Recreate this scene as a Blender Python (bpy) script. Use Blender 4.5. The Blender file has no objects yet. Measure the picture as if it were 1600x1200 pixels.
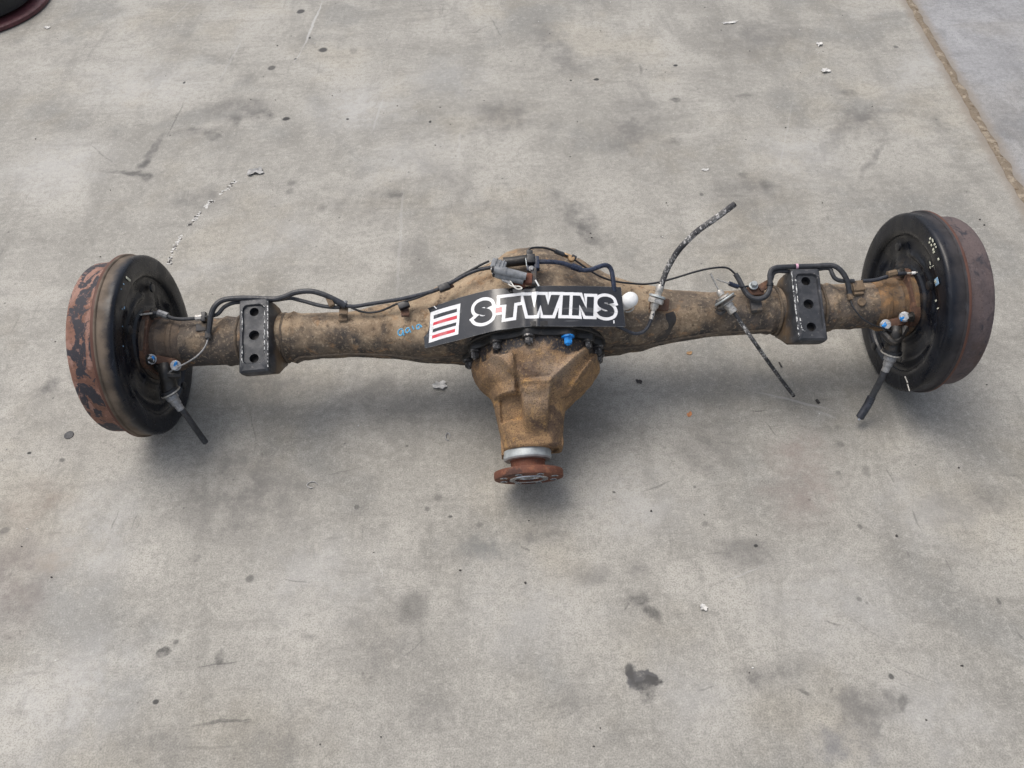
import bpy, bmesh, math, random
from math import sin, cos, pi, radians, sqrt, exp
from mathutils import Vector, Matrix, noise
from mathutils.bvhtree import BVHTree
random.seed(7)
SC = bpy.context.scene
COL = SC.collection

# ------------------------------------------------------------------ camera
cam_d = bpy.data.cameras.new('camera'); cam = bpy.data.objects.new('camera', cam_d); COL.objects.link(cam)
cam_d.sensor_width = 36; cam_d.lens = 27.3035; cam_d.clip_start = .02; cam_d.clip_end = 200
PITCH, ROLL = .90576, -.04402
fw = Vector((0, cos(PITCH), -sin(PITCH))); rt0 = Vector((1, 0, 0)); up0 = rt0.cross(fw)
rt = cos(ROLL)*rt0 + sin(ROLL)*up0; up = -sin(ROLL)*rt0 + cos(ROLL)*up0
m = Matrix((rt, up, -fw)).transposed().to_4x4(); m.translation = Vector((0, 0, 1.17486)); cam.matrix_world = m
SC.camera = cam
cam_d.dof.use_dof = False

# ------------------------------------------------------------------ light: open sky, soft sun from behind the axle
SUN_EL, SUN_AZ = radians(66), radians(-52)          # azimuth measured from +Y towards +X
w = bpy.data.worlds.new('World'); SC.world = w; w.use_nodes = True
nt = w.node_tree; bg = nt.nodes['Background']
sky = nt.nodes.new('ShaderNodeTexSky'); sky.sky_type = 'NISHITA'; sky.sun_disc = False
sky.sun_elevation = SUN_EL; sky.sun_rotation = SUN_AZ
sky.air_density = 1.0; sky.dust_density = 5.0; sky.ozone_density = 1.0
hs = nt.nodes.new('ShaderNodeHueSaturation'); hs.inputs['Saturation'].default_value = .55
nt.links.new(sky.outputs[0], hs.inputs['Color']); nt.links.new(hs.outputs[0], bg.inputs['Color'])
bg.inputs['Strength'].default_value = .13
sd = bpy.data.lights.new('sun', 'SUN'); sd.energy = 0.78; sd.angle = radians(40); sd.color = (1, .95, .87)
so = bpy.data.objects.new('sun', sd); COL.objects.link(so)
sdir = Vector((sin(SUN_AZ)*cos(SUN_EL), cos(SUN_AZ)*cos(SUN_EL), sin(SUN_EL)))
so.rotation_euler = sdir.to_track_quat('Z', 'Y').to_euler()
SC.view_settings.view_transform = 'Standard'; SC.view_settings.look = 'None'
SC.view_settings.gamma = 1; SC.view_settings.exposure = 0.47; SC.view_settings.use_curve_mapping = False

# ------------------------------------------------------------------ material helpers
class NT:
    def __init__(s, name):
        s.m = bpy.data.materials.new(name); s.m.use_nodes = True
        s.t = s.m.node_tree; s.b = s.t.nodes['Principled BSDF']
        s.co = s.t.nodes.new('ShaderNodeTexCoord').outputs['Object']
    def n(s, typ, ins=None, **props):
        nd = s.t.nodes.new('ShaderNode'+typ)
        for k, v in props.items(): setattr(nd, k, v)
        for k, v in (ins or {}).items(): s.set(nd.inputs[k], v)
        return nd
    def set(s, sock, v):
        if hasattr(v, 'is_output'): s.t.links.new(v, sock)
        else:
            if isinstance(v, tuple) and len(v) == 3 and sock.type == 'RGBA': v = (*v, 1)
            sock.default_value = v
    def noise(s, scale, detail=4, rough=.55, dist=0, co=None, stretch=None):
        c = co or s.co
        if stretch: c = s.n('Mapping', {'Vector': c, 'Scale': stretch}).outputs[0]
        return s.n('TexNoise', {'Vector': c, 'Scale': scale, 'Detail': detail, 'Roughness': rough, 'Distortion': dist}).outputs['Fac']
    def step(s, v, a, b, to0=0., to1=1.):
        return s.n('MapRange', {'Value': v, 'From Min': a, 'From Max': b, 'To Min': to0, 'To Max': to1}, interpolation_type='SMOOTHSTEP').outputs[0]
    def math(s, op, a, b=0., clamp=False):
        nd = s.n('Math', {0: a, 1: b}, operation=op); nd.use_clamp = clamp; return nd.outputs[0]
    def mix(s, f, a, b, mode='MIX'):
        nd = s.n('Mix', data_type='RGBA', blend_type=mode)
        s.set(nd.inputs[0], f); s.set(nd.inputs[6], a); s.set(nd.inputs[7], b); return nd.outputs[2]
    def xyz(s, co=None):
        return s.n('SeparateXYZ', {0: co or s.co}).outputs
    def bump(s, h, strength=.3, dist=.002, prev=None):
        ins = {'Height': h, 'Strength': strength, 'Distance': dist}
        if prev is not None: ins['Normal'] = prev
        return s.n('Bump', ins).outputs[0]
    def out(s, col, rough=.6, metal=0., nrm=None, spec=None):
        s.set(s.b.inputs['Base Color'], col); s.set(s.b.inputs['Roughness'], rough); s.set(s.b.inputs['Metallic'], metal)
        if nrm is not None: s.set(s.b.inputs['Normal'], nrm)
        if spec is not None: s.set(s.b.inputs['Specular IOR Level'], spec)
        return s.m

def grimy(name, base, layers, rough=.75, metal=0., bump=.35, grain=420, spec=.35, speck=.25):
    """base colour, then (colour, noise scale, low, high) patches on top, fine grain and specks"""
    t = NT(name); c = base
    for col, sc, a, b in layers:
        c = t.mix(t.step(t.noise(sc, 6, .65, .3), a, b), c, col)
    g = t.noise(grain, 3, .6)
    c = t.mix(t.step(g, .35, .7, 0., speck), c, (.02, .018, .016))
    g2 = t.noise(grain*.37, 4, .7)
    c = t.mix(t.step(g2, .56, .75, 0., speck*1.2), c, (.32, .26, .19))
    r = t.step(t.noise(60, 4), .3, .7, rough-.12, rough+.12)
    n = t.bump(g2, bump, .0016); n = t.bump(t.noise(38, 5, .6), bump*.6, .004, n)
    return t.out(c, r, metal, n, spec)

def plain(name, col, rough=.5, metal=0., var=.25, scale=120, bump=.1, spec=.5):
    t = NT(name); f = t.noise(scale, 5, .6)
    c = t.mix(t.step(f, .3, .72), tuple(x*(1-var) for x in col), tuple(min(1, x*(1+var)) for x in col))
    return t.out(c, t.step(t.noise(scale*1.7), .3, .7, max(.02, rough-.1), rough+.1), metal, t.bump(f, bump, .0006), spec)

M = {}
M['rust_red'] = grimy('rust_red', (.160, .062, .038), [((.235, .100, .058), 60, .48, .6), ((.085, .042, .032), 30, .5, .62)], .8)
M['galv'] = plain('galvanised', (.40, .43, .43), .5, .3, .22, 60)
M['steel'] = plain('bright_steel', (.55, .55, .55), .28, .9, .2, 160)
M['nickel'] = plain('dull_plated_steel', (.50, .48, .44), .42, .5, .3, 260)
M['rubber'] = plain('grey_black_rubber', (.036, .038, .043), .46, 0, .35, 150, .15)
M['pipe'] = plain('coated_pipe', (.030, .033, .042), .36, 0, .4, 110, .1)
M['bluepipe'] = plain('blue_black_pipe', (.022, .030, .055), .3, 0, .4, 110, .1)
M['black'] = plain('black_plastic', (.014, .015, .018), .4, 0, .4, 150, .1)
M['grease'] = grimy('greasy_black_metal', (.020, .019, .018), [((.055, .045, .035), 40, .56, .7)], .45, .1, .4, 300, .5, .15)
M['boltm'] = grimy('oily_bolt', (.060, .057, .055), [((.26, .25, .24), 160, .50, .60), ((.11, .07, .04), 90, .56, .66)], .34, .35, .4, 420, .6, .2)
M['hole'] = plain('hole_black', (.004, .004, .004), .9)
M['greyplastic'] = plain('grey_plastic', (.20, .21, .22), .5, 0, .3, 90)
M['white'] = plain('white_plastic', (.86, .86, .84), .38, 0, .06, 60)
M['wire'] = plain('white_wire', (.72, .70, .64), .45, 0, .15, 200)
M['bluepaint'] = plain('blue_paint_pen', (.018, .25, .68), .4, 0, .45, 220)
M['paleblue'] = plain('pale_blue_paint', (.16, .50, .80), .45, 0, .3, 300)
M['pink'] = plain('pink_paint', (.62, .36, .45), .6)
M['chalk'] = plain('chalk_mark', (.62, .62, .50), .8, 0, .3, 400)
M['bluechalk'] = plain('blue_chalk_mark', (.22, .36, .50), .8, 0, .3, 400)
M['tan'] = grimy('dusty_bracket', (.20, .145, .095), [((.09, .07, .055), 70, .5, .65)], .85)
M['bronze'] = plain('bronze_clamp', (.36, .24, .13), .5, .5, .35, 200)
M['clay'] = grimy('brown_bracket_rust', (.10, .055, .038), [((.17, .09, .055), 80, .5, .62)], .8)
M['tabgrey'] = grimy('grey_weld_tab', (.075, .072, .072), [((.14, .11, .08), 60, .52, .66)], .7)
M['weld'] = grimy('weld_bead', (.115, .09, .068), [((.17, .13, .09), 90, .45, .6)], .75, 0, .8)

def housing_mat():
    t = NT('axle_housing_dirt'); X, Yc, Zc = t.xyz()
    # old black paint under road dust; dust caught on the back and top, thinner towards the pinion side
    dark = t.mix(t.step(t.noise(26, 6, .6), .42, .62), (.055, .049, .045), (.110, .086, .065))
    dust = t.mix(t.step(t.noise(16, 7, .68, .6), .36, .62), (.235, .170, .110), (.390, .295, .195))
    dust = t.mix(t.step(t.noise(70, 5, .7), .5, .68), dust, (.115, .080, .053))
    side = t.math('ADD', t.math('MULTIPLY', Yc, 9.), t.math('MULTIPLY', Zc, 2.))
    f = t.math('ADD', side, t.math('MULTIPLY', t.math('SUBTRACT', t.noise(13, 6, .62, .4), .5), 2.3))
    c = t.mix(t.step(f, -.42, .12), dark, dust)
    # greasy dark smears and a greyer right arm
    c = t.mix(t.step(t.noise(7, 5, .6, .5), .54, .66, 0., .6), c, (.075, .064, .056))
    right = t.math('MULTIPLY', t.step(X, .22, .40), t.step(t.noise(18, 5, .6), .32, .55, 0, .85))
    c = t.mix(right, c, t.mix(t.step(t.noise(40, 5, .65), .42, .6), (.085, .076, .070), (.175, .140, .112)))
    # centre dome: sooty grey-brown
    dm = t.math('MULTIPLY', t.step(X, -.06, .02), t.step(X, .17, .10))
    c = t.mix(t.math('MULTIPLY', dm, t.step(t.noise(30, 5), .35, .55, .2, .85)), c, (.088, .071, .058))
    # outer tube ends, worn dark
    e = t.math('MAXIMUM', t.step(X, -.44, -.50), 0.)
    c = t.mix(t.math('MULTIPLY', e, t.step(t.noise(24, 5), .3, .55, .25, .8)), c, (.070, .062, .058))
    # tan rusty bloom
    c = t.mix(t.step(t.noise(34, 6, .7, .8), .55, .66, 0., .6), c, (.36, .215, .11))
    g = t.noise(480, 3, .65); g2 = t.noise(190, 4, .7)
    c = t.mix(t.step(g, .52, .74, 0., .6), c, (.026, .022, .020))
    c = t.mix(t.step(g2, .54, .66, 0., .5), c, (.45, .36, .25))
    n = t.bump(g2, .5, .002); n = t.bump(t.noise(45, 5, .6), .35, .005, n)
    return t.out(c, t.step(t.noise(30), .3, .7, .62, .92), 0., n, .3)
M['housing'] = housing_mat()

def carrier_mat():
    t = NT('carrier_cast_rust'); X, Yc, Zc = t.xyz()
    c = t.mix(t.step(t.noise(22, 6, .6, .4), .38, .64), (.205, .130, .074), (.365, .225, .115))
    c = t.mix(t.step(t.noise(48, 6, .7, .6), .54, .68), c, (.440, .260, .105))
    c = t.mix(t.step(t.noise(15, 5, .6, .8), .58, .66, 0., .85), c, (.115, .076, .056))
    band = t.math('MULTIPLY', t.step(X, -.070, -.02, 1., 0.), t.step(Yc, -.13, -.10, 0., 1.))
    c = t.mix(t.math('MULTIPLY', band, .45), c, (.105, .066, .045))
    # pale worn grey-tan on the crown
    cr = t.math('MULTIPLY', t.step(Zc, .065, .10), t.step(t.noise(20, 4), .35, .62))
    c = t.mix(t.math('MULTIPLY', cr, .7), c, (.320, .245, .180))
    # wet black paint left round the bolt rim
    rim = t.math('ADD', Yc, t.math('MULTIPLY', t.math('SUBTRACT', t.noise(26, 4, .5, .8), .5), .07))
    c = t.mix(t.step(rim, -.084, -.077, 0., .95), c, (.026, .026, .030))
    g = t.noise(520, 3, .65); g2 = t.noise(230, 4, .7)
    c = t.mix(t.step(g, .50, .64, 0., .7), c, (.045, .028, .018))
    c = t.mix(t.step(g2, .54, .66, 0., .5), c, (.50, .33, .15))
    n = t.bump(g2, .6, .0022); n = t.bump(t.noise(60, 5, .6), .35, .004, n)
    return t.out(c, t.step(rim, -.086, -.076, .82, .40), 0., n, .35)
M['carrier'] = carrier_mat()

def drum_mat(name, base, dark, pink, orange, k, cover, edge):
    """rust with old dark paint coming off in flakes"""
    t = NT(name); X, Yc, Zc = t.xyz()
    co = t.n('Mapping', {'Vector': t.co, 'Location': (k, k*.7, k*.3), 'Scale': (1.5, .8, .8)}).outputs[0]
    c = t.mix(t.step(t.noise(30, 5, .6), .4, .6), base, tuple(b*1.3 for b in base))
    c = t.mix(t.step(t.noise(14, 5, .6, .5, co), .48, .56), c, pink)
    c = t.mix(t.step(t.noise(9, 4, .6, .3, co), .58, .66, 0., .8), c, orange)
    pat = t.noise(29, 8, .66, .7, co)
    bandd = t.math('ABSOLUTE', t.math('SUBTRACT', t.math('ABSOLUTE', X), .717))      # paint kept best in the middle of the rim
    pt = t.math('SUBTRACT', pat, t.math('MULTIPLY', bandd, 4.5))
    c = t.mix(t.step(pt, cover, cover+edge), c, dark)
    c = t.mix(t.step(t.noise(300, 4, .7), .52, .68, 0., .5), c, (.045, .032, .028))
    c = t.mix(t.step(t.noise(120, 4, .7), .56, .70, 0., .35), c, tuple(min(1, q*1.7) for q in pink))
    n = t.bump(pt, .35, .003); n = t.bump(t.noise(200, 4, .7), .45, .0015, n)
    return t.out(c, .72, 0., n, .35)
M['drum_a'] = drum_mat('rusty_drum', (.185, .094, .066), (.044, .042, .050), (.310, .180, .140), (.34, .155, .070), 0, .452, .03)
M['drum_b'] = drum_mat('purple_brown_drum', (.084, .066, .066), (.040, .038, .045), (.118, .090, .087), (.090, .062, .054), 3.1, .53, .10)

def plate_mat(name, lipcol, s):
    """black painted plate, brown dust on the outer lip; s = +1 left plate (inside towards +X)"""
    t = NT(name); X, Yc, Zc = t.xyz()
    d = t.math('MULTIPLY', t.math('SUBTRACT', X, -.686*s), s)            # distance inwards from the drum edge
    r = t.math('SQRT', t.math('ADD', t.math('MULTIPLY', Yc, Yc), t.math('MULTIPLY', Zc, Zc)))
    c = t.mix(t.step(t.noise(20, 5, .6), .4, .65), (.0042, .0054, .0092), (.0080, .0102, .0160))
    # brown grime in the recess round the hub
    rec = t.math('MULTIPLY', t.step(r, .092, .060), t.step(t.noise(32, 6, .65, .4), .46, .62, .0, .7))
    c = t.mix(rec, c, (.050, .038, .028))
    lp = t.math('ADD', d, t.math('MULTIPLY', t.math('SUBTRACT', t.noise(45, 6, .7), .5), .022))
    lipm = t.math('MULTIPLY', t.step(lp, .026, .010, 0., .88), t.step(r, .147, .153))
    c = t.mix(lipm, c, t.mix(t.step(t.noise(24, 5), .4, .62), lipcol, tuple(x*.55 for x in lipcol)))
    c = t.mix(t.step(d, .0022, .0010), c, (.105, .050, .036))
    c = t.mix(t.step(t.noise(260, 4, .75), .62, .76, 0., .30), c, (.12, .105, .09))
    sc = t.noise(90, 3, .5, 0, None, (1., .12, 1.))
    c = t.mix(t.step(sc, .64, .72, 0., .15), c, (.10, .11, .13))
    rg = t.math('ADD', t.step(t.noise(36, 5), .35, .65, .20, .40), t.math('MULTIPLY', lipm, .38))
    n = t.bump(t.noise(150, 4, .6), .12, .0012); n = t.bump(t.noise(26, 3), .15, .004, n)
    return t.out(c, rg, 0., n, .34)
M['plate_a'] = plate_mat('backing_plate_paint_dusty', (.190, .145, .105), 1)
M['plate_b'] = plate_mat('backing_plate_paint_dark', (.046, .042, .044), -1)

def pad_mat():
    t = NT('spring_pad_paint'); X, Yc, Zc = t.xyz()
    c = t.mix(t.step(t.noise(40, 5), .4, .65), (.026, .029, .034), (.058, .060, .066))
    low = t.math('ADD', Zc, t.math('MULTIPLY', t.math('SUBTRACT', t.noise(40, 5, .6), .5), .03))
    c = t.mix(t.step(low, .052, .030, 0., .92), c, t.mix(t.step(t.noise(30, 5), .4, .6), (.075, .056, .040), (.165, .112, .066)))
    c = t.mix(t.step(t.noise(130, 5, .7, .4), .60, .68, 0., .7), c, (.19, .18, .17))
    c = t.mix(t.step(t.noise(300, 4, .7), .60, .75, 0., .5), c, (.012, .011, .010))
    n = t.bump(t.noise(160, 4, .7), .35, .0015)
    return t.out(c, t.step(t.noise(60), .3, .7, .36, .6), .15, n, .5)
M['pad'] = pad_mat()
def worn_mat():
    t = NT('bare_chipped_edge')
    f = t.noise(170, 5, .75, .6)
    c = t.mix(t.step(f, .47, .55), (.04, .042, .046), (.70, .70, .68))
    return t.out(c, .4, .3, t.bump(f, .5, .001), .5)
M['worn'] = worn_mat()
M['edge'] = plain('pale_cut_edge', (.30, .30, .30), .5, 0, .5, 60)
def braid_mat():
    t = NT('frayed_hose')
    f = t.noise(260, 4, .7, .8, None, (1., .5, 1.)); a = t.noise(38, 3)
    c = t.mix(t.step(a, .42, .58), (.040, .040, .044), (.100, .098, .096))
    c = t.mix(t.step(t.math('ADD', f, t.math('MULTIPLY', a, .5)), .815, .850), c, (.52, .51, .49))
    c = t.mix(t.step(t.noise(500, 3, .7), .55, .66, 0., .6), c, (.02, .02, .02))
    return t.out(c, .6, 0., t.bump(f, .6, .0015), .4)
M['braid'] = braid_mat()

def sign_mat(name, col, var=.0):
    t = NT(name); f = t.noise(320, 4, .7)
    c = t.mix(t.step(f, .68, .74, 0., .5), col, (.5, .5, .5)) if var else col
    sm = t.noise(30, 4, .6)
    c = t.mix(t.step(sm, .48, .68, 0., .30), c, (.018, .019, .022) if var else (.50, .49, .46))
    sc = t.noise(60, 3, .6, .3, None, (.15, 1., 1.)); c = t.mix(t.step(sc, .63, .68, 0., .22), c, (.22, .22, .22))
    dm = t.noise(140, 5, .75); c = t.mix(t.step(dm, .60, .70, 0., .22), c, (.16, .14, .12))
    return t.out(c, t.step(sm, .35, .65, .10, .26), 0., t.bump(t.noise(22, 3), .10, .004), 1.0)
M['sign_black'] = sign_mat('sign_black', (.0045, .0048, .0064), 1)
M['sign_white'] = sign_mat('sign_white', (.82, .82, .82))
M['sign_red'] = sign_mat('sign_red', (.60, .028, .045))

# ------------------------------------------------------------------ concrete floor
STAINS_VIGNETTE = [  # (pixel-free world centre, radius across, radius deep, strength, edge softness, warp)
((-0.3797,1.8831),0.1043,0.0919,-0.077,0.40,0.90,0.05,(0.46,0.455,0.44)),
((-0.1410,2.0223),0.0900,0.0794,-0.081,0.25,0.90,0.05,(0.46,0.455,0.44)),
((-1.1236,1.6841),0.1164,0.1024,-0.072,0.32,0.90,0.05,(0.46,0.455,0.44)),
((-1.0109,2.0595),0.1485,0.1048,-0.080,0.28,0.90,0.05,(0.46,0.455,0.44)),
((0.7338,1.6022),0.0931,0.0956,-0.073,0.28,0.90,0.05,(0.46,0.455,0.44)),
((1.1702,1.9811),0.0521,0.1717,-0.794,0.28,0.90,0.05,(0.46,0.455,0.44)),
((-0.3248,0.5433),0.0941,0.0673,-0.047,0.26,0.90,0.05,(0.46,0.455,0.44)),
((-0.7218,0.6193),0.0657,0.1002,-0.048,0.34,0.90,0.05,(0.46,0.455,0.44)),
((-0.6678,0.3766),0.0871,0.0787,-0.043,0.36,0.90,0.05,(0.46,0.455,0.44)),
((0.2104,0.6584),0.0764,0.0627,-0.050,0.30,0.90,0.05,(0.46,0.455,0.44)),
((0.6762,0.6107),0.0634,0.0505,-0.050,0.26,0.90,0.05,(0.46,0.455,0.44)),
((0.4832,0.4630),0.0986,0.0642,-0.046,0.24,0.90,0.05,(0.46,0.455,0.44)),
((0.5871,0.2877),0.0717,0.0546,-0.042,0.28,0.90,0.05,(0.46,0.455,0.44)),
((0.0141,0.4637),0.0898,0.0618,-0.045,0.22,0.90,0.05,(0.46,0.455,0.44)),
((0.2399,0.3288),0.0462,0.0543,-0.042,0.22,0.90,0.05,(0.46,0.455,0.44)),
((-0.2310,1.6461),0.0966,0.0952,-0.072,0.22,0.90,0.05,(0.46,0.455,0.44)),
((-0.5260,1.3788),0.0890,0.0671,-0.066,0.22,0.90,0.05,(0.46,0.455,0.44)),
((-0.6911,1.2637),0.0571,0.0417,-0.063,0.20,0.90,0.05,(0.46,0.455,0.44)),
((0.1712,0.3573),0.0207,0.0204,-0.043,1.00,0.22,0.05,(0.085,0.083,0.082)),
((0.1789,0.3450),0.0194,0.0116,-0.676,0.84,0.30,0.05,(0.055,0.053,0.05)),
((-0.7027,1.9081),0.0775,0.0496,-0.222,0.59,0.70,0.05,(0.115,0.11,0.103)),
((0.0143,1.8228),0.0677,0.0707,-0.077,0.50,0.80,0.05,(0.115,0.11,0.103)),
((-0.3292,1.4790),0.0764,0.0712,-0.068,0.35,0.80,0.05,(0.115,0.11,0.103)),
((-0.7176,1.5246),0.0501,0.0407,0.366,0.48,0.80,0.05,(0.115,0.11,0.103)),
((0.1650,1.4107),0.0265,0.0962,0.548,0.49,0.70,0.05,(0.115,0.11,0.103)),
((0.3334,1.7407),0.0491,0.1017,-0.075,0.50,0.80,0.05,(0.115,0.11,0.103)),
((0.1726,2.1509),0.0422,0.1768,0.244,0.48,0.80,0.05,(0.115,0.11,0.103)),
((0.9218,1.7244),0.0164,0.0809,-0.781,0.45,0.70,0.05,(0.115,0.11,0.103)),
((0.8536,1.6875),0.0142,0.1417,-0.645,0.35,0.70,0.05,(0.115,0.11,0.103)),
((0.7536,2.1736),0.1104,0.1108,-0.086,0.42,0.80,0.05,(0.115,0.11,0.103)),
((1.2898,2.1092),0.0469,0.0816,-0.830,0.49,0.80,0.05,(0.115,0.11,0.103)),
((0.5767,1.4639),0.0917,0.0594,0.066,0.36,0.80,0.05,(0.115,0.11,0.103)),
((0.3443,0.7562),0.0512,0.0414,-0.053,0.50,0.80,0.05,(0.115,0.11,0.103)),
((0.5122,0.7406),0.0450,0.0346,-0.052,0.39,0.80,0.05,(0.235,0.185,0.165)),
((0.4900,0.6569),0.0488,0.0513,-0.050,0.35,0.80,0.05,(0.235,0.185,0.165)),
((0.3580,0.5536),0.0414,0.0253,-0.048,0.50,0.80,0.05,(0.115,0.11,0.103)),
((0.3636,0.3601),0.0375,0.0227,-0.043,0.50,0.70,0.05,(0.115,0.11,0.103)),
((0.4835,0.3052),0.0469,0.0245,0.088,0.59,0.45,0.05,(0.115,0.11,0.103)),
((0.4411,0.2557),0.0397,0.0257,-0.041,0.48,0.60,0.05,(0.125,0.128,0.14)),
((0.7863,0.6173),0.0423,0.0310,-0.050,0.31,0.80,0.05,(0.115,0.11,0.103)),
((0.7184,0.6086),0.0316,0.0444,-0.050,0.28,0.80,0.05,(0.115,0.11,0.103)),
((0.0419,0.5942),0.0298,0.0164,0.047,0.48,0.80,0.05,(0.115,0.11,0.103)),
((-0.0435,0.5808),0.0476,0.0185,-0.048,0.56,0.80,0.05,(0.13,0.135,0.132)),
((-0.4845,0.7386),0.0929,0.0474,-0.573,0.56,0.80,0.05,(0.115,0.11,0.103)),
((-0.5275,0.6703),0.0670,0.0513,-0.050,0.34,0.80,0.05,(0.115,0.11,0.103)),
((-0.4471,0.9464),0.0739,0.0294,0.056,0.35,0.80,0.05,(0.115,0.11,0.103)),
((-0.9072,0.9641),0.0230,0.0144,0.310,0.49,0.70,0.05,(0.115,0.11,0.103)),
((-0.8261,0.5502),0.0531,0.0715,-0.046,0.59,0.90,0.05,(0.16,0.135,0.125)),  # reddish vignetting at the left view edge, painted into the floor
((-0.8464,0.6987),0.0456,0.0409,-0.050,0.34,0.90,0.05,(0.17,0.125,0.1)),
((-0.7688,0.5982),0.0229,0.0187,0.378,0.35,0.80,0.05,(0.27,0.22,0.165)),
((-0.5341,0.2999),0.0370,0.0267,-0.041,0.34,0.80,0.05,(0.115,0.11,0.103)),
((-0.2325,0.4244),0.0688,0.0396,-0.044,0.31,0.80,0.05,(0.115,0.11,0.103)),
((-0.4163,0.6648),0.0889,0.0759,-0.050,0.22,0.80,0.05,(0.115,0.11,0.103)),
((-0.3328,0.3002),0.0553,0.0261,-0.041,0.31,0.80,0.05,(0.115,0.11,0.103)),
((-0.1321,0.3267),0.0372,0.0231,-0.042,0.28,0.80,0.05,(0.115,0.11,0.103)),
((0.0738,0.3449),0.0243,0.0328,-0.043,0.28,0.80,0.05,(0.115,0.11,0.103)),
((-0.1933,0.8413),0.0830,0.0382,0.053,0.31,0.80,0.05,(0.115,0.11,0.103)),
((-0.2709,0.9208),0.0743,0.0376,-0.056,0.31,0.80,0.05,(0.115,0.11,0.103)),
((0.4292,0.9129),0.0486,0.0317,-0.056,0.28,0.80,0.05,(0.115,0.11,0.103)),
((-0.1021,1.5110),0.0432,0.1871,0.589,0.28,0.80,0.05,(0.115,0.11,0.103)),
((-0.2003,1.2937),0.0306,0.1207,0.679,0.28,0.80,0.05,(0.115,0.11,0.103)),
((0.3906,1.8534),0.0175,0.1801,0.164,0.21,0.80,0.05,(0.115,0.11,0.103)),
((-0.6084,2.4368),0.0122,0.0133,-0.090,1.00,0.25,0.006,(0.055,0.053,0.05)),
((-0.5108,2.1980),0.0133,0.0132,-0.084,1.00,0.30,0.006,(0.055,0.053,0.05)),
((-0.6495,2.1110),0.0103,0.0127,-0.082,0.84,0.30,0.006,(0.055,0.053,0.05)),
((-0.4210,2.1832),0.0114,0.0145,-0.084,0.35,0.40,0.006,(0.055,0.053,0.05)),
((-0.5694,1.8498),0.0104,0.0079,-0.076,1.00,0.30,0.006,(0.028,0.027,0.026)),
((-0.5596,2.2720),0.0039,0.0057,-0.086,1.00,0.30,0.006,(0.028,0.027,0.026)),
((-0.5857,2.1543),0.0038,0.0050,-0.083,1.00,0.30,0.006,(0.028,0.027,0.026)),
((-0.8862,2.0528),0.0037,0.0055,-0.080,1.00,0.30,0.006,(0.028,0.027,0.026)),
((-0.4046,1.8372),0.0034,0.0048,-0.076,1.00,0.30,0.006,(0.028,0.027,0.026)),
((-0.1847,1.8087),0.0034,0.0047,-0.076,1.00,0.30,0.006,(0.028,0.027,0.026)),
((-0.5169,1.5743),0.0109,0.0102,0.507,0.42,0.50,0.006,(0.055,0.053,0.05)),
((-0.5170,1.5423),0.0094,0.0100,-0.069,0.39,0.50,0.006,(0.055,0.053,0.05)),
((-0.2585,1.5146),0.0170,0.0170,-0.069,0.42,0.50,0.02,(0.055,0.053,0.05)),
((-0.4302,1.4741),0.0122,0.0142,-0.068,0.39,0.60,0.006,(0.055,0.053,0.05)),
((-0.1715,0.4825),0.0253,0.0252,-0.046,0.50,0.55,0.006,(0.055,0.053,0.05)),
((0.1567,0.3690),0.0086,0.0129,0.127,0.70,0.30,0.02,(0.055,0.053,0.05)),
((-0.5516,0.4287),0.0089,0.0092,-0.044,0.91,0.25,0.02,(0.055,0.053,0.05)),
((-0.5452,0.3558),0.0048,0.0038,-0.042,1.00,0.30,0.006,(0.055,0.053,0.05)),
((-0.5367,0.4449),0.0040,0.0041,-0.044,0.56,0.40,0.006,(0.055,0.053,0.05)),
((-0.4636,0.4200),0.0079,0.0120,-0.044,0.63,0.40,0.02,(0.055,0.053,0.05)),
((-0.3323,0.4398),0.0109,0.0091,-0.044,0.49,0.60,0.02,(0.055,0.053,0.05)),
((-0.4391,0.5432),0.0073,0.0068,-0.047,0.63,0.40,0.006,(0.055,0.053,0.05)),
((-0.5381,0.5826),0.0067,0.0076,0.588,0.56,0.50,0.02,(0.055,0.053,0.05)),
((-0.2756,0.6678),0.0055,0.0050,-0.050,0.63,0.40,0.006,(0.055,0.053,0.05)),
((-0.8772,0.6519),0.0078,0.0066,-0.049,0.56,0.40,0.006,(0.055,0.053,0.05)),
((-0.8237,0.7912),0.0047,0.0044,-0.052,0.70,0.40,0.006,(0.055,0.053,0.05)),
((-0.8897,0.8099),0.0036,0.0030,-0.052,0.98,0.30,0.006,(0.028,0.027,0.026)),
((-0.1132,0.6424),0.0033,0.0029,-0.049,0.70,0.30,0.006,(0.028,0.027,0.026)),
((-0.1540,0.6580),0.0044,0.0042,-0.050,0.49,0.30,0.006,(0.055,0.053,0.05)),
((-0.1359,0.6796),0.0067,0.0076,-0.050,0.42,0.50,0.006,(0.055,0.053,0.05)),
((-0.0654,0.6231),0.0054,0.0048,-0.049,0.42,0.50,0.006,(0.055,0.053,0.05)),
((-0.9035,0.9719),0.0181,0.0109,0.448,0.56,0.60,0.02,(0.055,0.053,0.05)),
((-0.6397,1.8730),0.0314,0.0307,-0.077,0.42,0.60,0.02,(0.055,0.053,0.05)),
((-0.7008,1.8510),0.0139,0.0213,-0.076,0.49,0.60,0.02,(0.055,0.053,0.05)),
((-0.8111,1.8098),0.0596,0.0151,0.076,0.63,0.50,0.02,(0.115,0.11,0.103)),
((-0.7562,1.7886),0.0268,0.0154,-0.640,0.70,0.40,0.02,(0.055,0.053,0.05)),
((-0.8953,1.7293),0.0763,0.0119,1.443,0.70,0.50,0.02,(0.115,0.11,0.103)),
((-0.9072,1.6738),0.0164,0.0150,1.312,0.56,0.50,0.02,(0.055,0.053,0.05)),
((-0.9347,1.6445),0.0634,0.0093,-0.250,0.63,0.50,0.02,(0.055,0.053,0.05)),
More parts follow.
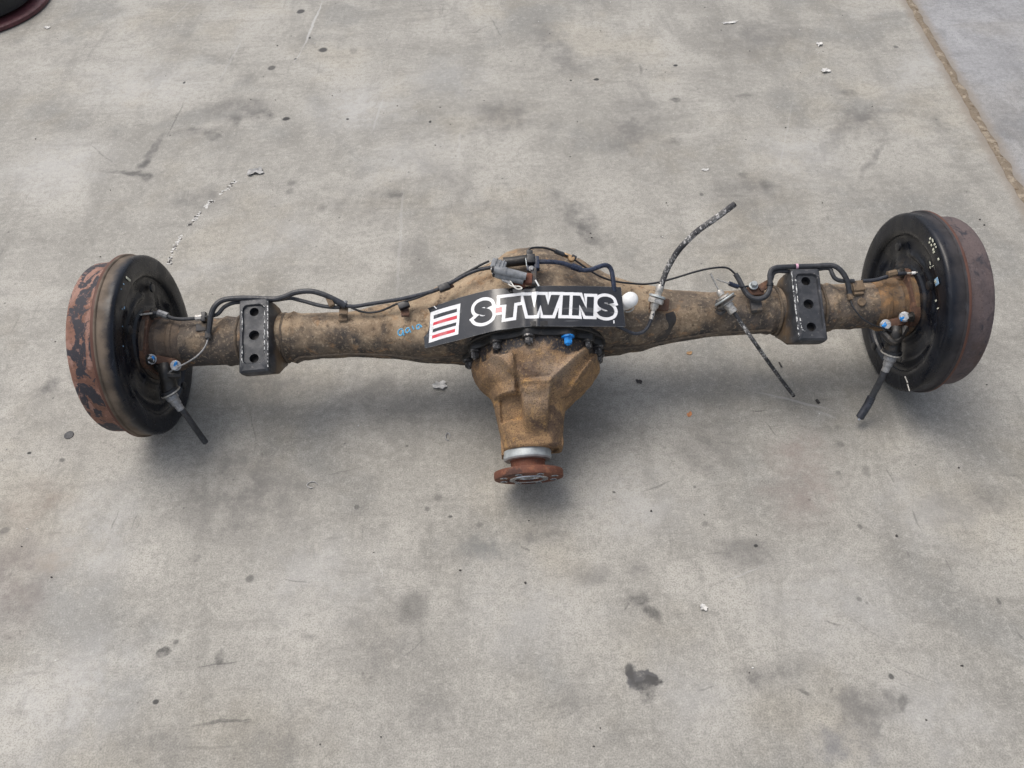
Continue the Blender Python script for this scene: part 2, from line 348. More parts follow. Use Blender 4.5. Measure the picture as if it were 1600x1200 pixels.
((-0.8837,1.6203),0.0178,0.0132,-0.678,0.56,0.50,0.02,(0.055,0.053,0.05)),
((0.1819,1.3539),0.0157,0.0629,0.429,0.42,0.60,0.02,(0.055,0.053,0.05)),
((0.1283,1.7562),0.0099,0.0283,-0.075,0.14,0.50,0.02,(0.055,0.053,0.05)),
((0.2700,1.9759),0.0070,0.0058,-0.081,1.00,0.30,0.006,(0.028,0.027,0.026)),
((0.1992,1.9751),0.0028,0.0042,-0.081,1.00,0.30,0.006,(0.028,0.027,0.026)),
((0.4982,2.0300),0.0060,0.0054,-0.082,1.00,0.30,0.006,(0.028,0.027,0.026)),
((0.4722,1.8622),0.0119,0.0110,-0.078,0.70,0.40,0.02,(0.055,0.053,0.05)),
((0.3978,2.0181),0.0043,0.0233,-0.082,0.42,0.50,0.006,(0.055,0.053,0.05)),
((1.1318,2.0766),0.0071,0.0072,-0.085,0.70,0.40,0.006,(0.055,0.053,0.05)),
((0.4384,1.6774),0.0160,0.0164,-0.074,0.42,0.60,0.02,(0.055,0.053,0.05)),
((0.6474,1.8576),0.0290,0.0150,0.218,0.39,0.60,0.02,(0.055,0.053,0.05)),
((0.4648,1.4621),0.0045,0.0057,-0.069,0.63,0.40,0.006,(0.055,0.053,0.05)),
((0.6219,1.4895),0.0120,0.0220,-0.070,0.35,0.60,0.02,(0.055,0.053,0.05)),
((0.5795,1.5317),0.0091,0.0100,-0.071,0.42,0.60,0.02,(0.055,0.053,0.05)),
((0.9290,1.8568),0.0212,0.0190,-0.481,0.56,0.50,0.02,(0.055,0.053,0.05)),
((0.8984,1.5644),0.0089,0.0690,-0.631,0.49,0.60,0.02,(0.115,0.11,0.103)),
((0.9458,1.7226),0.0417,0.0581,-0.076,0.31,0.80,0.02,(0.115,0.11,0.103)),
((1.1132,1.7098),0.0191,0.0528,-0.076,0.28,0.80,0.02,(0.115,0.11,0.103)),
((0.1863,0.4818),0.0184,0.0093,0.134,0.70,0.50,0.02,(0.055,0.053,0.05)),
((0.2010,0.4583),0.0153,0.0096,-0.612,0.63,0.50,0.02,(0.055,0.053,0.05)),
((0.3345,0.3567),0.0101,0.0069,0.435,0.42,0.60,0.02,(0.055,0.053,0.05)),
((0.5358,0.3461),0.0046,0.0042,-0.043,0.84,0.30,0.006,(0.055,0.053,0.05)),
((0.5399,0.3090),0.0067,0.0138,-0.318,0.49,0.50,0.02,(0.055,0.053,0.05)),
((0.5821,0.7533),0.0068,0.0062,-0.053,0.42,0.50,0.006,(0.055,0.053,0.05)),
((0.5659,0.5874),0.0046,0.0044,-0.049,0.56,0.40,0.006,(0.055,0.053,0.05)),
((0.6086,0.6957),0.0077,0.0121,-0.051,0.39,0.60,0.006,(0.055,0.053,0.05)),
((0.3861,0.5625),0.0031,0.0030,-0.048,0.98,0.30,0.006,(0.028,0.027,0.026)),
((0.3123,0.6046),0.0053,0.0048,-0.049,0.42,0.50,0.006,(0.055,0.053,0.05)),
((0.5265,0.4641),0.0039,0.0037,-0.046,0.49,0.40,0.006,(0.055,0.053,0.05)),
((0.7378,0.4513),0.0029,0.0066,-0.046,0.56,0.40,0.006,(0.055,0.053,0.05)),
((0.5888,0.7878),0.0069,0.0044,-0.054,0.28,0.50,0.006,(0.055,0.053,0.05)),
((0.5613,0.6942),0.0044,0.0040,-0.051,0.42,0.40,0.006,(0.055,0.053,0.05)),
((0.1682,0.6731),0.0033,0.0020,-0.657,0.84,0.40,0.006,(0.055,0.053,0.05)),
((0.2680,0.7602),0.0034,0.0025,-0.053,0.42,0.40,0.006,(0.055,0.053,0.05)),
((0.1199,0.5225),0.0307,0.0175,-0.047,0.42,0.70,0.02,(0.115,0.11,0.103)),
((0.1929,0.5301),0.0230,0.0109,0.137,0.45,0.70,0.02,(0.115,0.11,0.103)),
]
SCRATCH = [
((-0.5463,2.5060),(-0.5735,2.2033),0.0044,0.75,(0.46,0.455,0.44)),
((-0.5735,2.2033),(-0.5892,2.1267),0.0026,0.40,(0.46,0.455,0.44)),
((-0.8651,1.9516),(-0.8721,1.7972),0.0028,0.50,(0.055,0.053,0.05)),
((-1.0812,1.7845),(-0.9547,1.6589),0.0023,0.45,(0.115,0.11,0.103)),
((-0.4876,0.3213),(-0.3994,0.3255),0.0028,0.55,(0.055,0.053,0.05)),
((-0.4122,0.3243),(-0.3991,0.3238),0.0037,0.40,(0.055,0.053,0.05)),
((-0.5004,0.4052),(-0.4277,0.4106),0.0016,0.50,(0.055,0.053,0.05)),
((-0.3889,0.5408),(-0.3390,0.5319),0.0013,0.40,(0.055,0.053,0.05)),
((-0.6937,0.6418),(-0.6904,0.6846),0.0013,0.40,(0.055,0.053,0.05)),
((-0.6585,0.6365),(-0.6571,0.6805),0.0013,0.35,(0.055,0.053,0.05)),
((-0.6502,0.6337),(-0.6455,0.6700),0.0011,0.35,(0.055,0.053,0.05)),
((-0.5015,0.8877),(-0.4720,0.8132),0.0014,0.40,(0.055,0.053,0.05)),
((-0.4720,0.8132),(-0.4545,0.7707),0.0012,0.30,(0.055,0.053,0.05)),
((-0.3547,0.5337),(-0.3467,0.5117),0.0010,0.20,(0.055,0.053,0.05)),
((-0.1873,0.4030),(-0.1429,0.4383),0.0012,0.40,(0.055,0.053,0.05)),
((-0.3471,0.7316),(-0.2669,0.7501),0.0014,0.35,(0.055,0.053,0.05)),
((-0.2887,0.7895),(-0.2856,0.7551),0.0012,0.30,(0.055,0.053,0.05)),
((-0.2629,0.5972),(-0.2616,0.6327),0.0011,0.35,(0.055,0.053,0.05)),
((-0.2440,0.3864),(-0.2363,0.3748),0.0038,0.45,(0.055,0.053,0.05)),
((0.2125,0.6734),(0.2730,0.6921),0.0022,0.40,(0.055,0.053,0.05)),
((0.4381,0.8320),(0.4713,0.8317),0.0016,0.55,(0.055,0.053,0.05)),
((0.4605,0.8061),(0.4745,0.7770),0.0018,0.50,(0.055,0.053,0.05)),
((0.6436,0.7070),(0.6505,0.6614),0.0015,0.35,(0.055,0.053,0.05)),
((0.6625,0.6174),(0.6644,0.5779),0.0017,0.40,(0.055,0.053,0.05)),
((0.6247,0.5487),(0.6291,0.5316),0.0020,0.35,(0.055,0.053,0.05)),
((0.6829,0.5290),(0.6848,0.4938),0.0013,0.40,(0.055,0.053,0.05)),
((0.4954,0.5049),(0.5015,0.5155),0.0020,0.30,(0.055,0.053,0.05)),
((0.4627,0.4362),(0.4860,0.4251),0.0016,0.50,(0.055,0.053,0.05)),
((0.3967,0.3348),(0.4132,0.3268),0.0028,0.50,(0.055,0.053,0.05)),
((0.4387,0.3248),(0.4499,0.3379),0.0013,0.40,(0.055,0.053,0.05)),
((0.4969,0.4418),(0.5581,0.3895),0.0012,0.35,(0.115,0.11,0.103)),
((0.5314,0.3668),(0.6035,0.3313),0.0013,0.35,(0.115,0.11,0.103)),
((0.5331,0.3435),(0.5878,0.3140),0.0011,0.30,(0.115,0.11,0.103)),
((0.7455,0.4006),(0.7507,0.3906),0.0028,0.45,(0.055,0.053,0.05)),
((0.1597,0.4622),(0.1696,0.4773),0.0014,0.60,(0.055,0.053,0.05)),
((0.0008,0.5787),(0.0194,0.5698),0.0021,0.40,(0.055,0.053,0.05)),
((0.2057,0.3484),(0.2257,0.4139),0.0010,0.20,(0.115,0.11,0.103)),
((0.2510,0.3392),(0.2764,0.3445),0.0015,0.40,(0.055,0.053,0.05)),
((0.0774,0.4205),(0.0814,0.4106),0.0019,0.35,(0.055,0.053,0.05)),
((0.0098,0.2692),(0.0334,0.2724),0.0009,0.20,(0.115,0.11,0.103)),
((0.4781,0.6327),(0.5278,0.6550),0.0011,0.20,(0.115,0.11,0.103)),
((0.3215,0.5022),(0.3997,0.5314),0.0015,0.35,(0.46,0.455,0.44)),
((0.4579,0.8773),(0.5888,0.8282),0.0035,0.35,(0.46,0.455,0.44)),
((0.5538,0.8301),(0.5942,0.8061),0.0035,0.25,(0.46,0.455,0.44)),
((0.1574,0.7799),(0.1643,0.8221),0.0012,0.20,(0.115,0.11,0.103)),
((0.3774,0.9639),(0.4746,0.9502),0.0012,0.20,(0.115,0.11,0.103)),
((-0.9049,1.0545),(-0.8679,1.0610),0.0013,0.20,(0.115,0.11,0.103)),
((-0.8317,0.9839),(-0.7897,1.0143),0.0016,0.40,(0.055,0.053,0.05)),
((-0.3147,1.9396),(-0.3360,1.7628),0.0034,0.30,(0.46,0.455,0.44)),
((-1.0267,2.3857),(-0.9727,2.5450),0.0041,0.22,(0.46,0.455,0.44)),
((-0.7900,2.0418),(-0.7616,2.2857),0.0038,0.25,(0.46,0.455,0.44)),
((-0.2417,1.5451),(-0.2352,1.1578),0.0044,0.22,(0.46,0.455,0.44)),
((-0.1037,1.7737),(-0.1106,1.6114),0.0033,0.20,(0.46,0.455,0.44)),
((1.5037,2.2011),(1.4406,1.9921),0.0035,0.20,(0.46,0.455,0.44)),
((-0.1162,0.4905),(-0.1258,0.4700),0.0010,0.20,(0.115,0.11,0.103)),
((-0.2542,0.2926),(-0.2493,0.3184),0.0009,0.25,(0.055,0.053,0.05)),
((0.3422,0.4437),(0.3253,0.4243),0.0010,0.25,(0.055,0.053,0.05)),
((0.7828,1.8530),(0.6550,1.5066),0.0025,0.20,(0.46,0.455,0.44)),
((-0.2334,0.5727),(-0.2202,0.5329),0.0010,0.30,(0.46,0.455,0.44)),
((-0.7672,0.8288),(-0.7271,0.8126),0.0012,0.20,(0.115,0.11,0.103)),
((-0.0780,2.2455),(-0.0296,2.2982),0.0027,0.30,(0.055,0.053,0.05)),
((-0.0189,2.3559),(0.0166,2.2187),0.0031,0.35,(0.055,0.053,0.05)),
]
def floor_mat(name, tint, box=None):
    t = NT(name); X, Yc, Zc = t.xyz()
    a = t.noise(1.3, 4, .55, .6); b = t.noise(3.4, 6, .6, .5); c_ = t.noise(17, 6, .7); d = t.noise(85, 4, .7); e = t.noise(400, 3, .7)
    sm = t.noise(9, 5, .6, .5, None, (1., .28, 1.)); sm2 = t.noise(24, 4, .65, .2, None, (.22, 1., 1.))
    k_ = lambda q: tuple(min(1., x*q) for x in tint)
    col = t.mix(t.step(a, .40, .60), k_(.90), k_(1.10))
    col = t.mix(t.step(b, .50, .62, 0., .62), col, k_(.62))
    col = t.mix(t.step(b, .48, .36, 0., .55), col, k_(1.30))
    m2 = t.noise(7., 7, .72, .9)
    col = t.mix(t.step(m2, .51, .60, 0., .40), col, k_(.68))
    col = t.mix(t.step(m2, .48, .36, 0., .28), col, k_(1.30))
    col = t.mix(t.step(sm, .52, .64, 0., .45), col, k_(.62))
    col = t.mix(t.step(sm, .45, .34, 0., .26), col, k_(1.28))
    col = t.mix(t.step(c_, .53, .66, 0., .30), col, k_(.66))
    col = t.mix(t.step(c_, .47, .34, 0., .26), col, k_(1.30))
    col = t.mix(t.step(sm2, .53, .66, 0., .34), col, k_(.60))
    col = t.mix(t.step(d, .51, .62, 0., .40), col, k_(.58))
    col = t.mix(t.step(d, .47, .34, 0., .36), col, k_(1.42))
    col = t.mix(t.step(e, .50, .60, 0., .55), col, k_(.50))
    col = t.mix(t.step(e, .48, .36, 0., .30), col, k_(1.45))
    # fine scribbled scuffs in two directions
    mk = t.step(t.noise(5.5, 3, .5, .4), .53, .66)
    for rot, sc_ in ((.5, (1., .10, 1.)), (-.9, (.12, 1., 1.))):
        cr = t.n('Mapping', {'Vector': t.co, 'Rotation': (0, 0, rot), 'Scale': sc_}).outputs[0]
        col = t.mix(t.math('MULTIPLY', t.step(t.noise(75, 3, .6, .5, cr), .60, .70, 0., .42), mk), col, k_(.45))
    # warm, pinkish and cool tinges
    col = t.mix(t.step(t.noise(2.6, 4, .6), .50, .64, 0., .45), col, (1.0, .955, .87), 'MULTIPLY')
    col = t.mix(t.step(t.noise(3.4, 4, .6, .3), .54, .66, 0., .5), col, (.93, .96, 1.0), 'MULTIPLY')
    # tiny black specks
    v = t.n('TexVoronoi', {'Vector': t.co, 'Scale': 26., 'Randomness': 1.}, feature='F1')
    sel = t.step(t.n('SeparateColor', {0: v.outputs['Color']}).outputs[0], .86, .88)
    col = t.mix(t.math('MULTIPLY', t.step(v.outputs['Distance'], .085, .05, 0., .7), sel), col, tuple(x*.25 for x in tint))
    marks = box is not None
    v2 = t.n('TexVoronoi', {'Vector': t.co, 'Scale': 95., 'Randomness': 1.}, feature='F1')
    s2 = t.step(t.n('SeparateColor', {0: v2.outputs['Color']}).outputs[1], .80, .84)
    col = t.mix(t.math('MULTIPLY', t.math('MULTIPLY', t.step(v2.outputs['Distance'], .22, .10, 0., .55), s2), t.step(b, .42, .58, .25, 1.)), col, k_(.38))
    if marks:
        bx0, bx1, by0, by1 = box
        wn = t.n('TexNoise', {'Vector': t.co, 'Scale': 26., 'Detail': 4.})
        off = t.n('VectorMath', {0: wn.outputs['Color'], 1: (.5, .5, .5)}, operation='SUBTRACT').outputs[0]
        def warped(k):
            return t.n('VectorMath', {0: off, 1: (k, k, 0), 2: t.co}, operation='MULTIPLY_ADD').outputs[0]
        W = {k: warped(k*1.8) for k in (.006, .02, .05)}
        acc = None
        for (x, y), rx, ry, ang, st, soft, wk, tone in STAINS_VIGNETTE:
            e_ = max(rx, ry)*(1+soft)+wk*.6
            if x+e_ < bx0 or x-e_ > bx1 or y+e_ < by0 or y-e_ > by1: continue
            mp = t.n('Mapping', {'Vector': W[wk], 'Location': (x, y, 0), 'Rotation': (0, 0, ang), 'Scale': (rx, ry, 1.)}, vector_type='TEXTURE')
            ln = t.n('VectorMath', {0: mp.outputs[0]}, operation='LENGTH').outputs['Value']
            f = t.step(ln, 1.+soft, max(.0, 1.-soft), 0., st)
            if wk > .01: f = t.math('MULTIPLY', f, t.step(c_, .40, .58, .45, 1.2))
            col = t.mix(f, col, tone)
        fw_ = t.n('VectorMath', {0: off, 1: (.012, .012, 0), 2: t.co}, operation='MULTIPLY_ADD').outputs[0]
        for (x0, y0), (x1, y1), wd, st, tone in SCRATCH:
            if max(x0, x1)+.03 < bx0 or min(x0, x1)-.03 > bx1 or max(y0, y1)+.03 < by0 or min(y0, y1)-.03 > by1: continue
            L = sqrt((x1-x0)**2+(y1-y0)**2)/2; ang = math.atan2(y1-y0, x1-x0)
            mp = t.n('Mapping', {'Vector': fw_, 'Location': ((x0+x1)/2, (y0+y1)/2, 0), 'Rotation': (0, 0, ang), 'Scale': (L, wd, 1.)}, vector_type='TEXTURE')
            ln = t.n('VectorMath', {0: mp.outputs[0]}, operation='LENGTH').outputs['Value']
            f = t.math('MULTIPLY', t.step(ln, 1.15, .6, 0., st), t.step(d, .30, .60, .35, 1.))
            col = t.mix(f, col, tone)
    if not marks or bx1 > .9:   # brown dirt bleeding out of the joint
        jd = t.math('ABSOLUTE', t.math('SUBTRACT', X, t.math('ADD', t.math('MULTIPLY', Yc, JS), JX - JS*JY)))
        jd = t.math('ADD', jd, t.math('MULTIPLY', t.math('SUBTRACT', t.noise(30, 5, .65), .5), .03))
        col = t.mix(t.step(jd, .042, .010, 0., .80), col, (.225, .192, .155))
    h = t.math('ADD', t.math('MULTIPLY', d, .5), t.math('ADD', t.math('MULTIPLY', e, .25), t.math('MULTIPLY', c_, .9)))
    n = t.bump(h, .22, .0022)
    rg = t.math('ADD', t.step(b, .3, .7, .50, .66), t.math('MULTIPLY', d, .12))
    return t.out(col, rg, 0., n, .42)
J0, J1 = (1.2607,2.3407,0), (1.1957,1.3976,0)
JX, JY = J1[0], J1[1]; JS = (J0[0]-J1[0])/(J0[1]-J1[1])
TINT = (.322, .308, .274)
M['concrete'] = floor_mat('stained_concrete', TINT)
M['concrete_b'] = floor_mat('stained_concrete_bay', (.285, .284, .285))
M['dirt'] = grimy('joint_dirt', (.215, .175, .130), [((.33, .28, .215), 40, .5, .62), ((.13, .095, .065), 60, .55, .68)], .95, 0, .8, 300, .2)

# ------------------------------------------------------------------ geometry helpers
def crom(pts, n=8):
    P = [Vector(p) for p in pts]
    if len(P) < 3: return P
    out = []
    Q = [2*P[0]-P[1]]+P+[2*P[-1]-P[-2]]
    for i in range(1, len(Q)-2):
        p0, p1, p2, p3 = Q[i-1:i+3]
        for k in range(n):
            u = k/n
            out.append(.5*((2*p1)+(p2-p0)*u+(2*p0-5*p1+4*p2-p3)*u*u+(3*p1-p0-3*p2+p3)*u**3))
    out.append(P[-1]); return out
class MB:
    def __init__(s): s.v = []; s.f = []; s.ch = []
    def add(s, vs, fs):
        vs = [tuple(v) for v in vs]; fs = [tuple(f) for f in fs]; s.ch.append((vs, fs))
        o = len(s.v); s.v += [tuple(v) for v in vs]; s.f += [tuple(i+o for i in f) for f in fs]; return s
    def rings(s, rings, cap0=True, cap1=True):
        n = len(rings[0]); vs = [p for r in rings for p in r]; fs = []
        for i in range(len(rings)-1):
            for k in range(n):
                a, b = i*n+k, i*n+(k+1) % n; fs.append((a, b, b+n, a+n))
        if cap0: fs.append(tuple(range(n-1, -1, -1)))
        if cap1: fs.append(tuple(range((len(rings)-1)*n, len(rings)*n)))
        return s.add(vs, fs)
    def lathe(s, c, ax, prof, seg=48, cap0=True, cap1=True, wob=0.):
        """prof: (distance along ax, radius)"""
        ax = Vector(ax).normalized(); a = ax.orthogonal().normalized(); b = ax.cross(a); c = Vector(c); R = []
        for d, r in prof:
            R.append([c+ax*d+(a*cos(2*pi*k/seg)+b*sin(2*pi*k/seg))*(r*(1+wob*noise.noise((k*.9, d*60, r*9)))) for k in range(seg)])
        return s.rings(R, cap0, cap1)
    def tube(s, pts, r, seg=10, n=8, cap=True, smooth=True):
        P = crom(pts, n) if smooth else [Vector(p) for p in pts]
        rr = r if callable(r) else (lambda u: r)
        T = [(P[min(i+1, len(P)-1)]-P[max(i-1, 0)]).normalized() for i in range(len(P))]
        a = T[0].orthogonal().normalized(); R = []
        for i, p in enumerate(P):
            a = (a-T[i]*a.dot(T[i])).normalized(); b = T[i].cross(a); q = rr(i/(len(P)-1))
            R.append([p+(a*cos(2*pi*k/seg)+b*sin(2*pi*k/seg))*q for k in range(seg)])
        return s.rings(R, cap, cap)
    def box(s, c, ex, ey, ez, bev=.0):
        """oriented box: half-extent vectors; bevelled on all edges when bev > 0"""
        c, ex, ey, ez = Vector(c), Vector(ex), Vector(ey), Vector(ez)
        bm = bmesh.new(); bmesh.ops.create_cube(bm, size=2.)
        if bev:
            L = (ex.length, ey.length, ez.length)
            for v in bm.verts: v.co = Vector((v.co.x*L[0], v.co.y*L[1], v.co.z*L[2]))
            bmesh.ops.bevel(bm, geom=bm.edges[:], offset=bev, segments=2, affect='EDGES', profile=.6)
            for v in bm.verts: v.co = c+ex*(v.co.x/L[0])+ey*(v.co.y/L[1])+ez*(v.co.z/L[2])
        else:
            for v in bm.verts: v.co = c+ex*v.co.x+ey*v.co.y+ez*v.co.z
        bm.verts.index_update(); s.add([v.co for v in bm.verts], [[v.index for v in f.verts] for f in bm.faces]); bm.free(); return s
    def hexbolt(s, c, ax, r, h, washer=1.5):
        c = Vector(c); ax = Vector(ax).normalized()
        if washer: s.lathe(c, ax, [(0, r*washer), (h*.22, r*washer), (h*.26, r*washer*.93)], 20)
        s.lathe(c+ax*h*.2, ax, [(0, r), (h*.66, r), (h*.8, r*.86)], 6); return s
    def each(s, name, mat, parent=None, per=1):
        out = []
        for i in range(0, len(s.ch), per):
            q = MB()
            for vs, fs in s.ch[i:i+per]: q.add(vs, fs)
            out.append(q.build(name, mat, parent))
        return out
    def build(s, name, mat, parent=None, ang=35, loc=None):
        me = bpy.data.meshes.new(name); me.from_pydata(s.v, [], s.f)
        bm = bmesh.new(); bm.from_mesh(me); bmesh.ops.recalc_face_normals(bm, faces=bm.faces[:]); bm.to_mesh(me); bm.free()
        for p in me.polygons: p.use_smooth = True
        me.set_sharp_from_angle(angle=radians(ang)); me.materials.append(mat)
        o = bpy.data.objects.new(name, me); COL.objects.link(o)
        if parent: o.parent = parent
        if loc: o.location = loc
        return o
def tag(o, label, cat, group=None, kind=None):
    if label: o['label'] = label
    if cat: o['category'] = cat
    if group: o['group'] = group
    if kind: o['kind'] = kind
    return o
def lerp_tab(tab, x):
    if x <= tab[0][0]: return tab[0][1:]
    for p, q in zip(tab, tab[1:]):
        if x <= q[0]:
            u = (x-p[0])/(q[0]-p[0]); u = u*u*(3-2*u)*.35+u*.65
            return [a+(b-a)*u for a, b in zip(p[1:], q[1:])]
    return tab[-1][1:]
def sst(a, b, x):
    u = max(0., min(1., (x-a)/(b-a))); return u*u*(3-2*u)

# ------------------------------------------------------------------ floor slabs and joint
def slab(name, x0f, x1f, mat):
    ys = [-5+i*1.0 for i in range(17)]; mb = MB(); vs = []; fs = []
    for y in ys:
        vs += [(x0f(y), y, 0), (x1f(y), y, 0), (x0f(y), y, -.15), (x1f(y), y, -.15)]
    for i in range(len(ys)-1):
        a = i*4; b = a+4
        fs += [(a, a+1, b+1, b), (a+2, b+2, b+3, a+3), (a, b, b+2, a+2), (a+1, a+3, b+3, b+1)]
    fs += [(0, 2, 3, 1), (len(vs)-4, len(vs)-3, len(vs)-1, len(vs)-2)]
    mb.add(vs, fs); return mb.build(name, mat)
jx = lambda y: JX+(y-JY)*JS
CELL = .35
def floor_slab():
    xl = [-7]+[-1.72+CELL*i for i in range(9)]; yl = [-5]+[.18+CELL*i for i in range(8)]+[11]
    nx = len(xl)+1; vs = []; fs = []; mi = []; mats = [M['concrete']]
    for y in yl:
        e = jx(y)-.006
        vs += [(min(x, e-.02*(nx-1-i)), y, 0) for i, x in enumerate(xl)]+[(e, y, 0)]
    for j in range(len(yl)-1):
        for i in range(nx-1):
            a = j*nx+i; fs.append((a, a+1, a+nx+1, a+nx))
            if i and 0 < j < len(yl)-2:
                x0, x1 = xl[i], (xl[i+1] if i+1 < len(xl) else 1.5)
                mats.append(floor_mat('stained_concrete', TINT, (x0-.01, x1+.08, yl[j]-.01, yl[j+1]+.01))); mi.append(len(mats)-1)
            else: mi.append(0)
    n = len(vs); rim = list(range(nx))+[k*nx+nx-1 for k in range(1, len(yl))]+[(len(yl)-1)*nx+k for k in range(nx-2, -1, -1)]+[k*nx for k in range(len(yl)-2, 0, -1)]
    vs += [(vs[i][0], vs[i][1], -.15) for i in rim]; m_ = len(rim)
    for k in range(m_): fs.append((rim[k], n+k, n+(k+1) % m_, rim[(k+1) % m_])); mi.append(0)
    fs.append(tuple(n+k for k in range(m_-1, -1, -1))); mi.append(0)
    me = bpy.data.meshes.new('concrete_floor'); me.from_pydata(vs, [], fs)
    for mt in mats: me.materials.append(mt)
    me.polygons.foreach_set('material_index', mi)
    o = bpy.data.objects.new('concrete_floor', me); COL.objects.link(o); return o
floor = tag(floor_slab(), None, None, kind='structure')
bay = tag(slab('concrete_floor', lambda y: jx(y)+.006, lambda y: 8., M['concrete_b']), None, None, kind='structure')
mb = MB(); R = []
for i in range(260):
    y = .6+i*.012; x = jx(y); wl = .010+.007*noise.noise((y*20, 0, 3)); wr = .010+.008*noise.noise((y*22, 5, 3))
    h = .0012+.0015*noise.noise((y*35, 1, 7))
    R.append([(x-wl, y, -.02), (x-wl, y, .0006), (x-.003, y, .001+h), (x+.003, y, .0015+h*.8), (x+wr, y, .0006), (x+wr, y, -.02)])
mb.rings(R); mb.build('joint_dirt', M['dirt'], floor)['kind'] = 'stuff'

# ------------------------------------------------------------------ the axle
axle = bpy.data.objects.new('rear_axle', None); COL.objects.link(axle)
axle.location = (.03654, .92806, .16); axle.rotation_euler = (.38034, 0, .01634); axle.empty_display_size = .1
tag(axle, 'dirty brown vehicle rear axle with two brake drums lying on the concrete floor', 'axle')
AXM = Matrix.Translation(axle.location) @ axle.rotation_euler.to_matrix().to_4x4()

# housing: x, back, front, half height, centre of section
HT = [(-.645, .0405, -.0405, .0405, 0), (-.42, .042, -.042, .042, 0), (-.37, .0405, -.0405, .0405, 0), (-.32, .0395, -.040, .041, 0), (-.25, .051, -.046, .046, 0),
      (-.19, .061, -.055, .055, 0), (-.152, .077, -.055, .068, -.002), (-.125, .081, -.054, .081, -.006), (-.102, .086, -.052, .096, -.012), (-.084, .099, -.050, .104, -.016),
      (-.055, .111, -.050, .1155, -.02), (-.034, .127, -.050, .120, -.02), (.005, .133, -.050, .122, -.02), (.048, .129, -.050, .1175, -.02), (.09, .108, -.050, .1025, -.016),
      (.112, .095, -.051, .0905, -.012), (.151, .074, -.056, .072, -.004), (.188, .062, -.056, .059, 0), (.254, .046, -.046, .047, 0), (.32, .038, -.040, .041, 0), (.39, .040, -.040, .040, 0), (.645, .040, -.040, .040, 0)]
def hsec(x, seg=72):
    yb, yf, hz, yc = lerp_tab(HT, x); k = sst(.28, .06, abs(x)); out = []
    bump = 0.
    for bx, bw, bh in ((-.530, .006, .0025), (-.512, .004, -.001), (-.435, .004, .002), (-.412, .005, .0032), (-.56, .004, .001), (.418, .006, .003), (.432, .004, -.0012), (.528, .005, .0025), (.565, .006, .0022)):
        bump += bh*exp(-((x-bx)/bw)**2)
    if -.53 < x < -.412 or .43 < x < .528: bump += .0016
    for i in range(seg):
        a = 2*pi*i/seg; c, s = cos(a), sin(a)
        e = 2/(2+(.35 if c > 0 else 2.2)*k)
        cy = math.copysign(abs(c)**e, c); cz = math.copysign(abs(s)**e, s)
        y = yc+((yb-yc) if c > 0 else (yc-yf))*cy; z = hz*cz
        nn = .0011*noise.noise((x*38, y*38, z*38))+.0006*noise.noise((x*120, y*120, z*120))
        q = 1+(bump+nn)/.045
        out.append((x, yc+(y-yc)*q, z*q))
    return out
xs = []
x = -.645
while x < .6451: xs.append(x); x += .004
HB = MB().rings([hsec(x) for x in xs])
housing = HB.build('axle_housing', M['housing'], axle, 50)
BV = BVHTree.FromPolygons([Vector(v) for v in HB.v], HB.f)
def drop(x, y, up=.0006):
    h = BV.ray_cast(Vector((x, y, .5)), Vector((0, 0, -1)))
    return Vector((x, y, (h[0].z if h[0] else .0)+up))
def frontline(x, up=.0005):
    h = BV.ray_cast(Vector((x, -.5, .010)), Vector((0, 1, 0)))
    return h[0]+Vector((0, -up, 0)) if h[0] else None
# long welded seam along the front of both arms
for a, b in ((-.412, -.136), (.140, .418)):
    pts = [frontline(a+(b-a)*i/60)+Vector((0, 0, .0022*noise.noise((i*.7, a*9, 0)))) for i in range(61)]
    MB().tube(pts, lambda u: .0026+.0005*noise.noise((u*90, 1, 2)), 8, 1, smooth=False).build('weld_seam', M['weld'], housing)
# rim the third member bolts to
MB().lathe((.003, -.040, 0), (0, -1, 0), [(0, .112), (.001, .1255), (.0035, .1275), (.011, .1275), (.0125, .126), (.013, .09)], 96, wob=.004).build('housing_rim', M['grease'], housing)

